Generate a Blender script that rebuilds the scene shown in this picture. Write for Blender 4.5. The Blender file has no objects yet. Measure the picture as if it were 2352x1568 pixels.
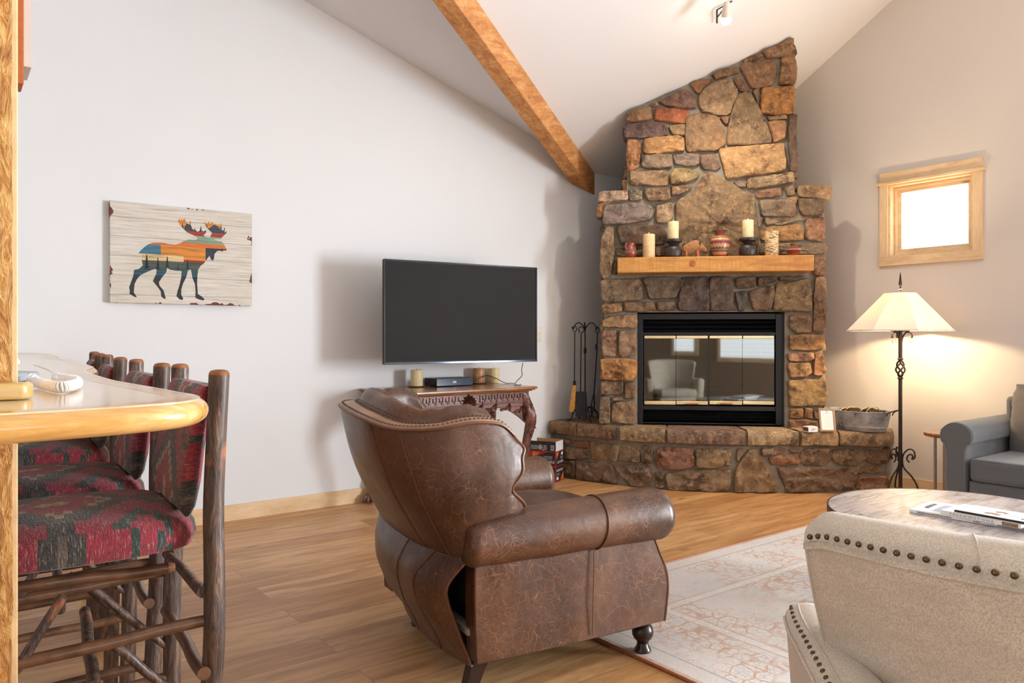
import bpy, bmesh, math, random
from mathutils import Vector, Matrix, noise
random.seed(7)
SC = bpy.context.scene
COL = SC.collection
PI = math.pi
sin, cos = math.sin, math.cos
# ------------------------------------------------------------------ camera, world, lights, exposure
CAMH = 1.2; FPX = 1740.0; CX = 1176.0; HY = 772.0; YAW = math.radians(53)
cd = bpy.data.cameras.new('camera'); cam = bpy.data.objects.new('camera', cd); COL.objects.link(cam)
cam.location = (0, 0, CAMH); cam.rotation_euler = (PI/2, 0, YAW-PI/2)
cd.sensor_width = 36; cd.lens = 36*FPX/2352; cd.shift_y = -(784-HY)/2352; cd.clip_start = .02
SC.camera = cam
SC.view_settings.view_transform = 'Standard'; SC.view_settings.look = 'None'
SC.view_settings.gamma = 1; SC.view_settings.use_curve_mapping = False
SC.view_settings.exposure = 0.5
w = bpy.data.worlds.new('daylight'); SC.world = w; w.use_nodes = True
w.node_tree.nodes['Background'].inputs[0].default_value = (.92, .96, 1, 1)
w.node_tree.nodes['Background'].inputs[1].default_value = 9.0
SC.cycles.use_denoising = True
SC.cycles.max_bounces = 7; SC.cycles.diffuse_bounces = 5; SC.cycles.glossy_bounces = 3
SC.cycles.transmission_bounces = 4; SC.cycles.transparent_max_bounces = 8
SC.cycles.caustics_reflective = False; SC.cycles.caustics_refractive = False
SC.cycles.sample_clamp_indirect = 6.0
SC.cycles.adaptive_threshold = 0.045
def light(name, kind, loc, energy, color, size=(1, 1), aim=None, **kw):
    d = bpy.data.lights.new(name, kind); d.energy = energy; d.color = color
    if kind == 'AREA':
        d.shape = 'RECTANGLE'; d.size, d.size_y = size
    for k, v in kw.items(): setattr(d, k, v)
    o = bpy.data.objects.new(name, d); COL.objects.link(o); o.location = loc
    if aim is not None:
        o.rotation_euler = (Vector(aim)-Vector(loc)).to_track_quat('-Z', 'Z').to_euler()
    return o
# daylight coming in at the windows behind the camera (their frames are built below), plus an added fill
light('daylight_patio_door', 'AREA', (5.96, -1.45, 1.12), 490, (.87, .935, 1), (1.9, 2.0), (0, -1.45, 1.12))
light('daylight_back_window', 'AREA', (.5, -3.0, 1.45), 16, (.87, .935, 1), (1.5, 1.3), (.5, 5, 1.45))
light('daylight_corner_window', 'AREA', (-1.15, -3.0, 1.5), 5, (.87, .935, 1), (.5, 1.2), (-1.15, 5, 1.5))
light('fill_kitchen_side', 'AREA', (-3.44, 1.0, 1.7), 28, (.9, .95, 1), (2.6, 1.8), (5, 1.0, 1.7))  # added fill from the kitchen side; no window is built there

# ------------------------------------------------------------------ view geometry of the photograph -> room coordinates
Fv = Vector((cos(YAW), sin(YAW), 0)); Rv = Vector((sin(YAW), -cos(YAW), 0)); Zv = Vector((0, 0, 1))
CAM = Vector((0, 0, CAMH))
def ray(px, py): return Fv + Rv*((px-CX)/FPX) + Zv*((HY-py)/FPX)
def at(px, py, D): return CAM + ray(px, py)*D
def on_z(px, py, z):
    d = ray(px, py); return CAM + d*((z-CAMH)/d.z)
def on_y(px, py, y):
    d = ray(px, py); return CAM + d*(y/d.y)
def on_x(px, py, x):
    d = ray(px, py); return CAM + d*(x/d.x)
def XD(X, D, z=0): return Rv*X + Fv*D + Zv*z
WY = 5.04; WX = 6.00; YB = -3.04; XL = -3.5           # room walls
KX, KZ = 4.738, 2.675                                  # where the valley beam meets the left wall
PA, PB = .308, .57; RIDGE = 1.0
def zA(x): return KZ + PA*(KX-x)
def zB(y): return KZ + PB*(WY-y) if y > RIDGE else KZ + PB*(WY-(2*RIDGE-y))
def zceil(x, y): return max(zA(x), zB(y))
# fireplace frame: corner C, e along the face (right), n out into the room
FC = Vector((WX, WY, 0)); Fe = Vector((.70711, -.70711, 0)); Fn = Vector((-.70711, -.70711, 0))
def FP(u, v, z): return FC + Fe*u + Fn*v + Zv*z
def on_face(px, py, v=1.56):
    d = ray(px, py); c = (FC-CAM).dot(Fn) + v; t = c/d.dot(Fn); p = CAM + d*t
    return ((p-FC).dot(Fe), p.z)

# ------------------------------------------------------------------ mesh helpers
class MB:
    def __init__(s): s.v = []; s.f = []; s.c = []; s.m = []; s.col = (1, 1, 1); s.mi = 0
    def vert(s, p): s.v.append(tuple(p)); return len(s.v)-1
    def face(s, idx):
        s.f.append(tuple(idx)); s.c.append(s.col); s.m.append(s.mi)
    def box(s, x0, y0, z0, x1, y1, z1):
        return s.hexa([(x0, y0, z0), (x1, y0, z0), (x1, y1, z0), (x0, y1, z0), (x0, y0, z1), (x1, y0, z1), (x1, y1, z1), (x0, y1, z1)])
    def hexa(s, P):
        i = len(s.v); s.v += [tuple(p) for p in P]
        for f in ((3, 2, 1, 0), (4, 5, 6, 7), (0, 1, 5, 4), (1, 2, 6, 5), (2, 3, 7, 6), (3, 0, 4, 7)): s.face([i+k for k in f])
        return s
    def prism(s, pts, vec):
        n = len(pts); i = len(s.v); vec = Vector(vec)
        s.v += [tuple(Vector(p)) for p in pts] + [tuple(Vector(p)+vec) for p in pts]
        s.face([i+k for k in range(n)][::-1]); s.face([i+n+k for k in range(n)])
        for k in range(n):
            j = (k+1) % n; s.face((i+k, i+j, i+n+j, i+n+k))
        return s
    def loft(s, rings, closed=True, cap0=False, cap1=False, wrap=False):
        i = len(s.v); n = len(rings[0])
        for r in rings: s.v += [tuple(p) for p in r]
        R = len(rings)
        for a in range(R if wrap else R-1):
            b = (a+1) % R
            for k in range(n if closed else n-1):
                j = (k+1) % n
                s.face((i+a*n+k, i+a*n+j, i+b*n+j, i+b*n+k))
        if cap0: s.face([i+k for k in range(n)][::-1])
        if cap1: s.face([i+(R-1)*n+k for k in range(n)])
        return s
    def tube(s, pts, r, seg=10, cap=True, samples=None, sq=None):
        pts = [Vector(p) for p in pts]
        rs = r if isinstance(r, (list, tuple)) else [r]*len(pts)
        if samples: pts, rs = catmull(pts, samples, rs)
        n = len(pts); T = []
        for k in range(n):
            d = pts[min(k+1, n-1)]-pts[max(k-1, 0)]
            T.append(d.normalized() if d.length > 1e-9 else Vector((0, 0, 1)))
        up = Vector((0, 0, 1)) if abs(T[0].z) < .9 else Vector((1, 0, 0))
        N = (up - T[0]*up.dot(T[0])).normalized(); rings = []
        for k in range(n):
            N = (N - T[k]*N.dot(T[k])).normalized(); B = T[k].cross(N)
            ring = []
            for q in range(seg):
                a = 2*PI*q/seg
                ring.append(pts[k] + N*(cos(a)*rs[k]*(sq[0] if sq else 1)) + B*(sin(a)*rs[k]*(sq[1] if sq else 1)))
            rings.append(ring)
        return s.loft(rings, cap0=cap, cap1=cap)
    def lathe(s, prof, c=(0, 0, 0), seg=24, sx=1, sy=1, rib=None):
        rings = []
        for r, z in prof:
            rings.append([(c[0]+r*sx*cos(2*PI*q/seg)*(1+(rib(q, z) if rib else 0)), c[1]+r*sy*sin(2*PI*q/seg)*(1+(rib(q, z) if rib else 0)), c[2]+z) for q in range(seg)])
        return s.loft(rings, cap0=True, cap1=True)
    def sphere(s, c, r, seg=12, rings=8, sc=(1, 1, 1)):
        R = []
        for k in range(rings+1):
            a = PI*k/rings; rr = max(sin(a), .02)
            R.append([(c[0]+r*sc[0]*rr*cos(2*PI*q/seg), c[1]+r*sc[1]*rr*sin(2*PI*q/seg), c[2]-r*sc[2]*cos(a)) for q in range(seg)])
        return s.loft(R, cap0=True, cap1=True)
    def grid(s, fn, nu, nv, closed_u=False):
        rows = [[fn(i/(nu if closed_u else nu-1), j/(nv-1)) for i in range(nu)] for j in range(nv)]
        return s.loft(rows, closed=closed_u)
def catmull(pts, n, rs=None, closed=False):
    P = [Vector(p) for p in pts]; m = len(P); out = []; ro = []
    segs = m if closed else m-1
    for k in range(n):
        t = k/(n if closed else n-1)*segs; i = min(int(t), segs-1); f = t-i
        g = (lambda q: P[q % m]) if closed else (lambda q: P[max(0, min(m-1, q))])
        p0, p1, p2, p3 = g(i-1), g(i), g(i+1), g(i+2)
        out.append(.5*((2*p1)+(p2-p0)*f+(2*p0-5*p1+4*p2-p3)*f*f+(3*p1-p0-3*p2+p3)*f**3))
        if rs: ro.append(rs[i % m]*(1-f)+rs[(i+1) % m]*f)
    return (out, ro) if rs else out
def lerp(a, b, t): return a+(b-a)*t
def nz(p, s=1.0, seed=0): return noise.noise(Vector(p)*s + Vector((seed*7.3, seed*1.7, seed*3.1)))

def setp(o, label=None, cat=None, group=None, kind=None):
    if label: o['label'] = label
    if cat: o['category'] = cat
    if group: o['group'] = group
    if kind: o['kind'] = kind
    return o
def thing(name, label, cat, loc=(0, 0, 0), rz=0, group=None, rot=None):
    o = bpy.data.objects.new(name, None); COL.objects.link(o); o.empty_display_size = .05
    o.location = loc; o.rotation_euler = rot or (0, 0, rz)
    return setp(o, label, cat, group)
def wmat(o):
    m = Matrix.LocRotScale(o.location, o.rotation_euler, o.scale)
    return wmat(o.parent) @ m if o.parent else m
def obj(name, mb, mat, parent=None, world=False, smooth=None, bevel=0, bseg=2, sub=0, loc=None, rot=None, label=None, solid=0):
    me = bpy.data.meshes.new(name); vs = mb.v
    if world and parent is not None:
        M = wmat(parent).inverted(); vs = [tuple(M @ Vector(p)) for p in vs]
    me.from_pydata(vs, [], mb.f)
    mats = mat if isinstance(mat, (list, tuple)) else [mat]
    for m in mats: me.materials.append(m)
    if any(c != (1, 1, 1) for c in mb.c):
        at_ = me.color_attributes.new('Col', 'FLOAT_COLOR', 'CORNER'); k = 0
        for p in me.polygons:
            c = mb.c[p.index]
            for _ in p.loop_indices:
                at_.data[k].color = (c[0], c[1], c[2], 1); k += 1
    for p in me.polygons: p.material_index = mb.m[p.index]
    bm = bmesh.new(); bm.from_mesh(me)
    bmesh.ops.recalc_face_normals(bm, faces=bm.faces); bm.to_mesh(me); bm.free()
    o = bpy.data.objects.new(name, me); COL.objects.link(o)
    if parent is not None: o.parent = parent
    if loc: o.location = loc
    if rot: o.rotation_euler = rot
    if label: o['label'] = label
    if bevel:
        b = o.modifiers.new('bevel', 'BEVEL'); b.width = bevel; b.segments = bseg; b.limit_method = 'ANGLE'; b.angle_limit = math.radians(35)
        b.harden_normals = False
    if solid:
        sm = o.modifiers.new('solid', 'SOLIDIFY'); sm.thickness = solid; sm.offset = 0
    if sub:
        sm = o.modifiers.new('sub', 'SUBSURF'); sm.levels = sub; sm.render_levels = sub
    if smooth is None: smooth = 35
    if smooth:
        me.polygons.foreach_set('use_smooth', [True]*len(me.polygons))
        if smooth < 180: me.set_sharp_from_angle(angle=math.radians(smooth))
    return o
def struct(name, mb, mat, parent=None, **k):
    o = obj(name, mb, mat, parent, **k)
    if parent is None: o['kind'] = 'structure'
    return o
def dup(root, loc=None, rz=None, label=None, group=None):
    r = root.copy(); COL.objects.link(r)
    if loc is not None: r.location = loc
    if rz is not None: r.rotation_euler = (0, 0, rz)
    if label: r['label'] = label
    if group: r['group'] = group
    def kids(a, b):
        for ch in [c for c in COL.objects if c.parent == a]:
            d = ch.copy(); COL.objects.link(d); d.parent = b; kids(ch, d)
    kids(root, r)
    return r
def text_mesh(mb, s, origin, ux, uy, h, maxw=None, align='L', lift=0.0006):
    """flat lettering in the plane spanned by ux (reading direction) and uy (up)"""
    cu = bpy.data.curves.new('t', 'FONT'); cu.body = s; cu.size = 1; cu.resolution_u = 2
    to = bpy.data.objects.new('t', cu); COL.objects.link(to)
    me = to.to_mesh(); vs = [v.co.copy() for v in me.vertices]; fs = [tuple(p.vertices) for p in me.polygons]
    to.to_mesh_clear(); bpy.data.objects.remove(to); bpy.data.curves.remove(cu)
    if not vs: return
    x0 = min(v.x for v in vs); x1 = max(v.x for v in vs)
    sx = h/.7; sy = h/.7
    if maxw: sx = maxw/(x1-x0)
    ux = Vector(ux).normalized(); uy = Vector(uy).normalized(); nn = ux.cross(uy)*lift; o = Vector(origin)
    off = {'L': 0, 'C': -(x1-x0)/2, 'R': -(x1-x0)}[align]
    i = len(mb.v)
    for v in vs: mb.v.append(tuple(o+ux*((v.x-x0+off)*sx)+uy*(v.y*sy)+nn))
    for f in fs: mb.face([i+k for k in f])

def smudge_line(mb, origin, ux, uy, h, length, align='L', lift=0.0006):
    """a line of print too small to read: uneven dashes"""
    ux = Vector(ux).normalized(); uy = Vector(uy).normalized(); nn = ux.cross(uy)*lift; o = Vector(origin)-(ux*length/2 if align == 'C' else Vector((0, 0, 0)))
    x = 0; rs = random.Random(int(length*1e5))
    while x < length-h*.5:
        w_ = min(h*rs.uniform(.5, .9), length-x); k = h*rs.uniform(.7, 1)
        i = [mb.vert(o+ux*a+uy*b+nn) for a, b in ((x, 0), (x+w_, 0), (x+w_, k), (x, k))]; mb.face(i); x += w_+h*rs.uniform(.2, .4)

# ------------------------------------------------------------------ material helpers
def srgb(r, g, b):
    f = lambda c: (c/255/12.92) if c/255 <= .04045 else ((c/255+.055)/1.055)**2.4
    return (f(r), f(g), f(b), 1)
class NT:
    def __init__(s, name):
        s.m = bpy.data.materials.new(name); s.m.use_nodes = True; s.t = s.m.node_tree; s.n = s.t.nodes
        s.b = s.n['Principled BSDF']; s.tc = s.n.new('ShaderNodeTexCoord')
    def new(s, t, **k):
        nd = s.n.new(t)
        for a, v in k.items(): setattr(nd, a, v)
        return nd
    def put(s, sock, v):
        if v is None: return
        if hasattr(v, 'is_linked') or isinstance(v, bpy.types.NodeSocket): s.t.links.new(v, sock)
        else: sock.default_value = v
    def map(s, scale=(1, 1, 1), rot=(0, 0, 0), loc=(0, 0, 0), src='Object'):
        m = s.new('ShaderNodeMapping'); s.t.links.new(s.tc.outputs[src], m.inputs[0])
        m.inputs['Scale'].default_value = scale; m.inputs['Rotation'].default_value = rot; m.inputs['Location'].default_value = loc
        return m.outputs[0]
    def noise(s, scale, vec=None, detail=4, rough=.55, dist=0, out='Fac'):
        n = s.new('ShaderNodeTexNoise'); n.inputs['Scale'].default_value = scale; n.inputs['Detail'].default_value = detail
        n.inputs['Roughness'].default_value = rough; n.inputs['Distortion'].default_value = dist
        s.t.links.new(vec if vec is not None else s.tc.outputs['Object'], n.inputs['Vector']); return n.outputs[out]
    def voro(s, scale, vec=None, feature='F1', out='Distance', rnd=1):
        n = s.new('ShaderNodeTexVoronoi', feature=feature); n.inputs['Scale'].default_value = scale; n.inputs['Randomness'].default_value = rnd
        s.t.links.new(vec if vec is not None else s.tc.outputs['Object'], n.inputs['Vector']); return n.outputs[out]
    def ramp(s, fac, stops, interp='LINEAR'):
        n = s.new('ShaderNodeValToRGB'); n.color_ramp.interpolation = interp; e = n.color_ramp.elements
        while len(e) < len(stops): e.new(.5)
        for k, (p, c) in enumerate(stops):
            e[k].position = p; e[k].color = c if hasattr(c, '__len__') else (c, c, c, 1)
        s.t.links.new(fac, n.inputs[0]); return n.outputs[0]
    def mix(s, f, a, b, mode='MIX'):
        n = s.new('ShaderNodeMix', data_type='RGBA', blend_type=mode)
        s.put(n.inputs[0], f); s.put(n.inputs[6], a); s.put(n.inputs[7], b); return n.outputs[2]
    def math(s, op, a, b=None, c=None, clamp=False):
        n = s.new('ShaderNodeMath', operation=op, use_clamp=clamp); s.put(n.inputs[0], a)
        if b is not None: s.put(n.inputs[1], b)
        if c is not None: s.put(n.inputs[2], c)
        return n.outputs[0]
    def sep(s, vec=None):
        n = s.new('ShaderNodeSeparateXYZ'); s.t.links.new(vec if vec is not None else s.tc.outputs['Object'], n.inputs[0]); return n.outputs
    def comb(s, x=0, y=0, z=0):
        n = s.new('ShaderNodeCombineXYZ'); s.put(n.inputs[0], x); s.put(n.inputs[1], y); s.put(n.inputs[2], z); return n.outputs[0]
    def bump(s, h, strength=.3, dist=.01, prev=None):
        n = s.new('ShaderNodeBump'); n.inputs['Strength'].default_value = strength; n.inputs['Distance'].default_value = dist
        s.t.links.new(h, n.inputs['Height'])
        if prev is not None: s.t.links.new(prev, n.inputs['Normal'])
        return n.outputs[0]
    def out(s, color=None, rough=None, normal=None, **k):
        s.put(s.b.inputs['Base Color'], color); s.put(s.b.inputs['Roughness'], rough); s.put(s.b.inputs['Normal'], normal)
        for a, v in k.items(): s.put(s.b.inputs[a.replace('_', ' ')], v)
        return s.m
def plain(name, rgb, rough=.5, metal=0, var=.12, nscale=30, bump=0, **k):
    m = NT(name); c = srgb(*rgb)
    n = m.noise(nscale)
    d = tuple(max(0, x*(1-var)) for x in c[:3])+(1,); l = tuple(min(1, x*(1+var)) for x in c[:3])+(1,)
    col = m.ramp(n, [(.3, d), (.7, l)])
    nm = m.bump(m.noise(nscale*3), bump, .002) if bump else None
    return m.out(col, rough, nm, Metallic=metal, **k)
def paint(name, rgb):
    m = NT(name); c = srgb(*rgb)
    n = m.noise(1.3, detail=2); d = tuple(x*.975 for x in c[:3])+(1,)
    h = m.noise(160, detail=2); h2 = m.voro(55)
    nm = m.bump(h, .10, .002); nm = m.bump(h2, .06, .003, nm)
    return m.out(m.ramp(n, [(.3, d), (.7, c)]), .7, nm)
def wood(name, base, dark, light, axis='X', scale=1, rough=.5, knots=True, saw=0, bump=.15, coat=0, ring=9):
    m = NT(name); sc = {'X': (1.2, ring, ring), 'Y': (ring, 1.2, ring), 'Z': (ring, ring, 1.2)}[axis]
    v = m.map(tuple(q*scale for q in sc)); g = m.noise(2.2, v, 6, .65, .6); f = m.noise(9, v, 4, .7)
    col = m.ramp(g, [(.28, srgb(*dark)), (.5, srgb(*base)), (.74, srgb(*light))])
    col = m.mix(m.ramp(f, [(.35, .35), (.6, 0)]), col, srgb(*dark))
    if knots:
        v2 = m.map(tuple(q*scale for q in {'X': (1.6, 4, 4), 'Y': (4, 1.6, 4), 'Z': (4, 4, 1.6)}[axis]))
        k = m.voro(1.1, v2); col = m.mix(m.ramp(k, [(.0, .85), (.085, .0)]), col, tuple(x*.35 for x in srgb(*dark)[:3])+(1,))
    h = f
    nm = m.bump(h, bump, .003)
    if saw:
        s_ = m.noise(1, m.map({'X': (70, 8, 8), 'Y': (8, 70, 8), 'Z': (14, 14, 60)}[axis]), 3, .6); nm = m.bump(s_, saw, .006, nm)
        col = m.mix(m.ramp(s_, [(.35, .35), (.62, 0)]), col, srgb(*dark))
    return m.out(col, rough, nm, Coat_Weight=coat, Coat_Roughness=.12)
# ------------------------------------------------------------------ materials
M = {}
M['wall'] = paint('wall_paint', (222, 225, 228))
M['wall_lamplit'] = paint('wall_paint_lamplit', (212, 205, 197))  # same paint as the left wall, with dimmer, warmer light put into the colour
M['wall_taupe'] = paint('wall_paint_taupe', (150, 132, 112))
M['ceiling'] = paint('ceiling_paint', (224, 224, 225))
def m_floor():
    m = NT('oak_planks')
    b = m.new('ShaderNodeTexBrick'); v = m.map((1, 1, 1), loc=(.35, .08, 0))
    m.t.links.new(v, b.inputs['Vector']); b.offset = .37; b.offset_frequency = 2; b.squash = 1
    for k, x in (('Scale', 1), ('Brick Width', 1.55), ('Row Height', .185), ('Mortar Size', .0014), ('Mortar Smooth', .4), ('Bias', 0)): b.inputs[k].default_value = x
    b.inputs['Color1'].default_value = (0, 0, 0, 1); b.inputs['Color2'].default_value = (1, 1, 1, 1); b.inputs['Mortar'].default_value = (.5, .5, .5, 1)
    tone = m.ramp(b.outputs['Color'], [(0, srgb(176, 128, 80)), (.35, srgb(196, 150, 100)), (.7, srgb(208, 164, 114)), (1, srgb(188, 140, 90))])
    off = m.new('ShaderNodeVectorMath', operation='ADD'); m.t.links.new(m.map((1.1, 9, 9)), off.inputs[0])
    sc = m.new('ShaderNodeVectorMath', operation='SCALE'); m.t.links.new(b.outputs['Color'], sc.inputs[0]); sc.inputs['Scale'].default_value = 13
    m.t.links.new(sc.outputs[0], off.inputs[1])
    g = m.noise(1.7, off.outputs[0], 6, .66, .7)
    col = m.mix(m.ramp(g, [(.36, .75), (.55, 0)]), tone, srgb(150, 103, 62))
    col = m.mix(m.ramp(g, [(.55, 0), (.75, .5)]), col, srgb(220, 180, 130))
    k = m.voro(1.0, m.map((1.5, 4.5, 4)), rnd=1); col = m.mix(m.ramp(k, [(0, .9), (.035, .55), (.10, 0)]), col, srgb(92, 60, 38))
    st = m.noise(1, m.map((1.0, 5.5, 5)), 2); col = m.mix(m.ramp(st, [(.62, 0), (.72, .35)]), col, srgb(120, 85, 60))
    col = m.mix(m.math('MULTIPLY', b.outputs['Fac'], .75), col, srgb(105, 72, 42))
    f = m.noise(6, m.map((2, 40, 40)), 3)
    nm = m.bump(f, .06, .002); nm = m.bump(m.math('SUBTRACT', 1, b.outputs['Fac']), .35, .0015, nm)
    return m.out(col, m.ramp(f, [(.3, .34), (.7, .46)]), nm)
M['floor'] = m_floor()
M['pine'] = wood('pale_pine_trim', (222, 194, 154), (200, 166, 122), (234, 210, 174), 'X', 1, .5, ring=5)
M['pineZ'] = wood('pale_pine_trim_upright', (222, 194, 154), (200, 166, 122), (234, 210, 174), 'Z', 1, .5, ring=5)
M['pineY'] = wood('pale_pine_trim_side', (222, 194, 154), (200, 166, 122), (234, 210, 174), 'Y', 1, .5, ring=5)
M['beam'] = wood('rough_sawn_beam', (208, 146, 84), (150, 92, 44), (236, 188, 128), 'X', 1, .75, saw=.35, ring=7)
M['brown_beam'] = plain('brown_stained_beam', (170, 92, 40), .7, nscale=60, bump=.3)
M['mantel'] = wood('cedar_mantel', (198, 142, 70), (152, 96, 44), (218, 166, 92), 'X', 1, .5, knots=False, saw=.12, ring=8)
def m_post():
    m = NT('rough_hewn_post'); v = m.map((42, 42, 13)); g = m.noise(1.3, v, 5, .65, 1.6)
    col = m.ramp(g, [(.3, srgb(140, 82, 28)), (.45, srgb(184, 128, 60)), (.6, srgb(214, 166, 96)), (.78, srgb(234, 204, 146))])
    return m.out(col, .65, m.bump(g, .9, .012))
M['post'] = m_post()
M['post_edge'] = plain('planed_pine_edge', (226, 192, 142), .55, nscale=40, bump=.2)
def m_stone():
    m = NT('field_stone'); a = m.new('ShaderNodeAttribute'); a.attribute_name = 'Col'; c = a.outputs['Color']
    n1 = m.noise(7, None, 6, .62, .5); n2 = m.noise(26, None, 5, .7, .3); n3 = m.noise(3.1, None, 3, .6); n4 = m.noise(110, None, 3, .6)
    d = m.mix(1, c, (.40, .37, .38, 1), 'MULTIPLY'); l = m.mix(1, c, (1.75, 1.68, 1.55, 1), 'MULTIPLY')
    col = m.mix(m.ramp(n1, [(.36, 1), (.50, 0)]), c, d); col = m.mix(m.ramp(n2, [(.50, 0), (.64, .85)]), col, l); ck = m.voro(8, m.map((1, 1, 1.3), rot=(.4, .3, .8)), 'DISTANCE_TO_EDGE')
    ckm = m.math('MULTIPLY', m.ramp(ck, [(0, 1), (.022, 0)]), m.ramp(m.noise(5, m.map(loc=(2, 8, 1)), 3), [(.5, 0), (.58, .8)])); col = m.mix(ckm, col, d)
    col = m.mix(m.ramp(n3, [(.54, 0), (.70, .28)]), col, srgb(150, 104, 64))
    sp = m.voro(34); col = m.mix(m.math('MULTIPLY', m.ramp(sp, [(.08, .55), (.16, 0)]), m.ramp(n3, [(.35, 1), (.5, 0)])), col, srgb(190, 150, 92))
    n5 = m.noise(9, m.map((1, 1, 1), loc=(5, 3, 1)), 4, .6); col = m.mix(m.ramp(n5, [(.62, 0), (.7, .65)]), col, srgb(48, 40, 36))
    nm = m.bump(m.noise(12, None, 6, .7, .6), .8, .025); nm = m.bump(n2, .8, .012, nm); nm = m.bump(ckm, -.6, .012, nm); nm = m.bump(n4, .35, .004, nm)
    return m.out(col, .86, nm)
M['stone'] = m_stone()
M['mortar'] = plain('grey_mortar', (132, 124, 110), .95, nscale=18, var=.22, bump=.6)
def m_leather():
    m = NT('brown_distressed_leather')
    base = m.noise(3.0, None, 5, .62, .5); col = m.ramp(base, [(.3, srgb(44, 26, 16)), (.5, srgb(70, 42, 26)), (.72, srgb(100, 65, 42))])
    ns = m.new('ShaderNodeTexNoise'); ns.inputs['Scale'].default_value = 7; m.t.links.new(m.tc.outputs['Object'], ns.inputs['Vector'])
    s2 = m.new('ShaderNodeVectorMath', operation='SCALE'); m.t.links.new(ns.outputs['Color'], s2.inputs[0]); s2.inputs['Scale'].default_value = .13
    wa = m.new('ShaderNodeVectorMath', operation='ADD'); m.t.links.new(m.tc.outputs['Object'], wa.inputs[0]); m.t.links.new(s2.outputs[0], wa.inputs[1])
    def veins(sc, rot, st, w, lo, hi, seed):
        mp = m.new('ShaderNodeMapping'); m.t.links.new(wa.outputs[0], mp.inputs[0]); mp.inputs['Rotation'].default_value = rot; mp.inputs['Scale'].default_value = st
        e = m.voro(sc, mp.outputs[0], 'DISTANCE_TO_EDGE'); k = m.ramp(e, [(0, 1), (w, 0)])
        return m.math('MULTIPLY', k, m.ramp(m.noise(5.5, m.map(loc=(seed, 1, 2)), 4, .65), [(lo, 0), (hi, .85)]))
    v = m.math('MAXIMUM', veins(15, (.5, .2, .6), (1, 2.6, 1), .020, .44, .60, 3), veins(17, (1.3, .9, -.5), (2.8, 1, 1), .022, .47, .62, 9))
    v = m.math('MAXIMUM', v, veins(30, (.2, 1.1, .3), (1, 1, 2.4), .030, .45, .62, 14))
    v = m.math('MAXIMUM', v, m.math('MULTIPLY', veins(60, (0, 0, 0), (1, 1, 1), .045, .46, .64, 21), .6))
    col = m.mix(m.math('MULTIPLY', v, .72), col, srgb(164, 116, 82))
    fine = m.noise(90, None, 3, .6)
    nm = m.bump(fine, .12, .002); nm = m.bump(m.noise(8, None, 3, .6), .35, .012, nm)
    return m.out(col, m.ramp(m.noise(6, None, 3), [(.3, .34), (.7, .5)]), nm, Coat_Weight=.22, Coat_Roughness=.3)
M['leather'] = m_leather()
M['leather_pale'] = plain('pale_brown_leather', (158, 122, 100), .42, nscale=9, var=.25, bump=.15)
M['piping'] = plain('leather_piping', (104, 66, 42), .45, nscale=20, var=.2)
M['nail'] = plain('antique_brass_nail', (98, 82, 64), .32, metal=.9, nscale=120, var=.3)
M['darkwood'] = plain('espresso_wood', (42, 26, 22), .28, nscale=40, var=.3)
M['void'] = plain('black_lining', (10, 9, 9), .95)
def m_cloth(name, rgb, sc=420, dark=.72, rough=.9, b=.35, streak=None):
    m = NT(name); c = srgb(*rgb); d = tuple(x*dark for x in c[:3])+(1,)
    n = m.noise(sc, None, 2, .6); n2 = m.noise(7, m.map((1, 1, 5) if streak is None else streak), 4, .6)
    wv = m.new('ShaderNodeTexWave', wave_type='BANDS', bands_direction='DIAGONAL'); wv.inputs['Scale'].default_value = sc*.42; wv.inputs['Distortion'].default_value = 2
    m.t.links.new(m.tc.outputs['Object'], wv.inputs['Vector'])
    col = m.mix(m.ramp(n, [(.35, .9), (.62, 0)]), c, d); col = m.mix(m.ramp(n2, [(.4, .35), (.6, 0)]), col, d)
    nm = m.bump(wv.outputs['Fac'], b, .0015); nm = m.bump(n, b, .0015, nm)
    return m.out(col, rough, nm, Sheen_Weight=.25)
M['linen'] = m_cloth('beige_linen', (214, 200, 180), 300, .60)
M['grey_cloth'] = m_cloth('slate_grey_cloth', (98, 100, 103), 500, .72)
M['grey_back'] = m_cloth('grey_velour', (120, 112, 106), 300, .7)
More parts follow.
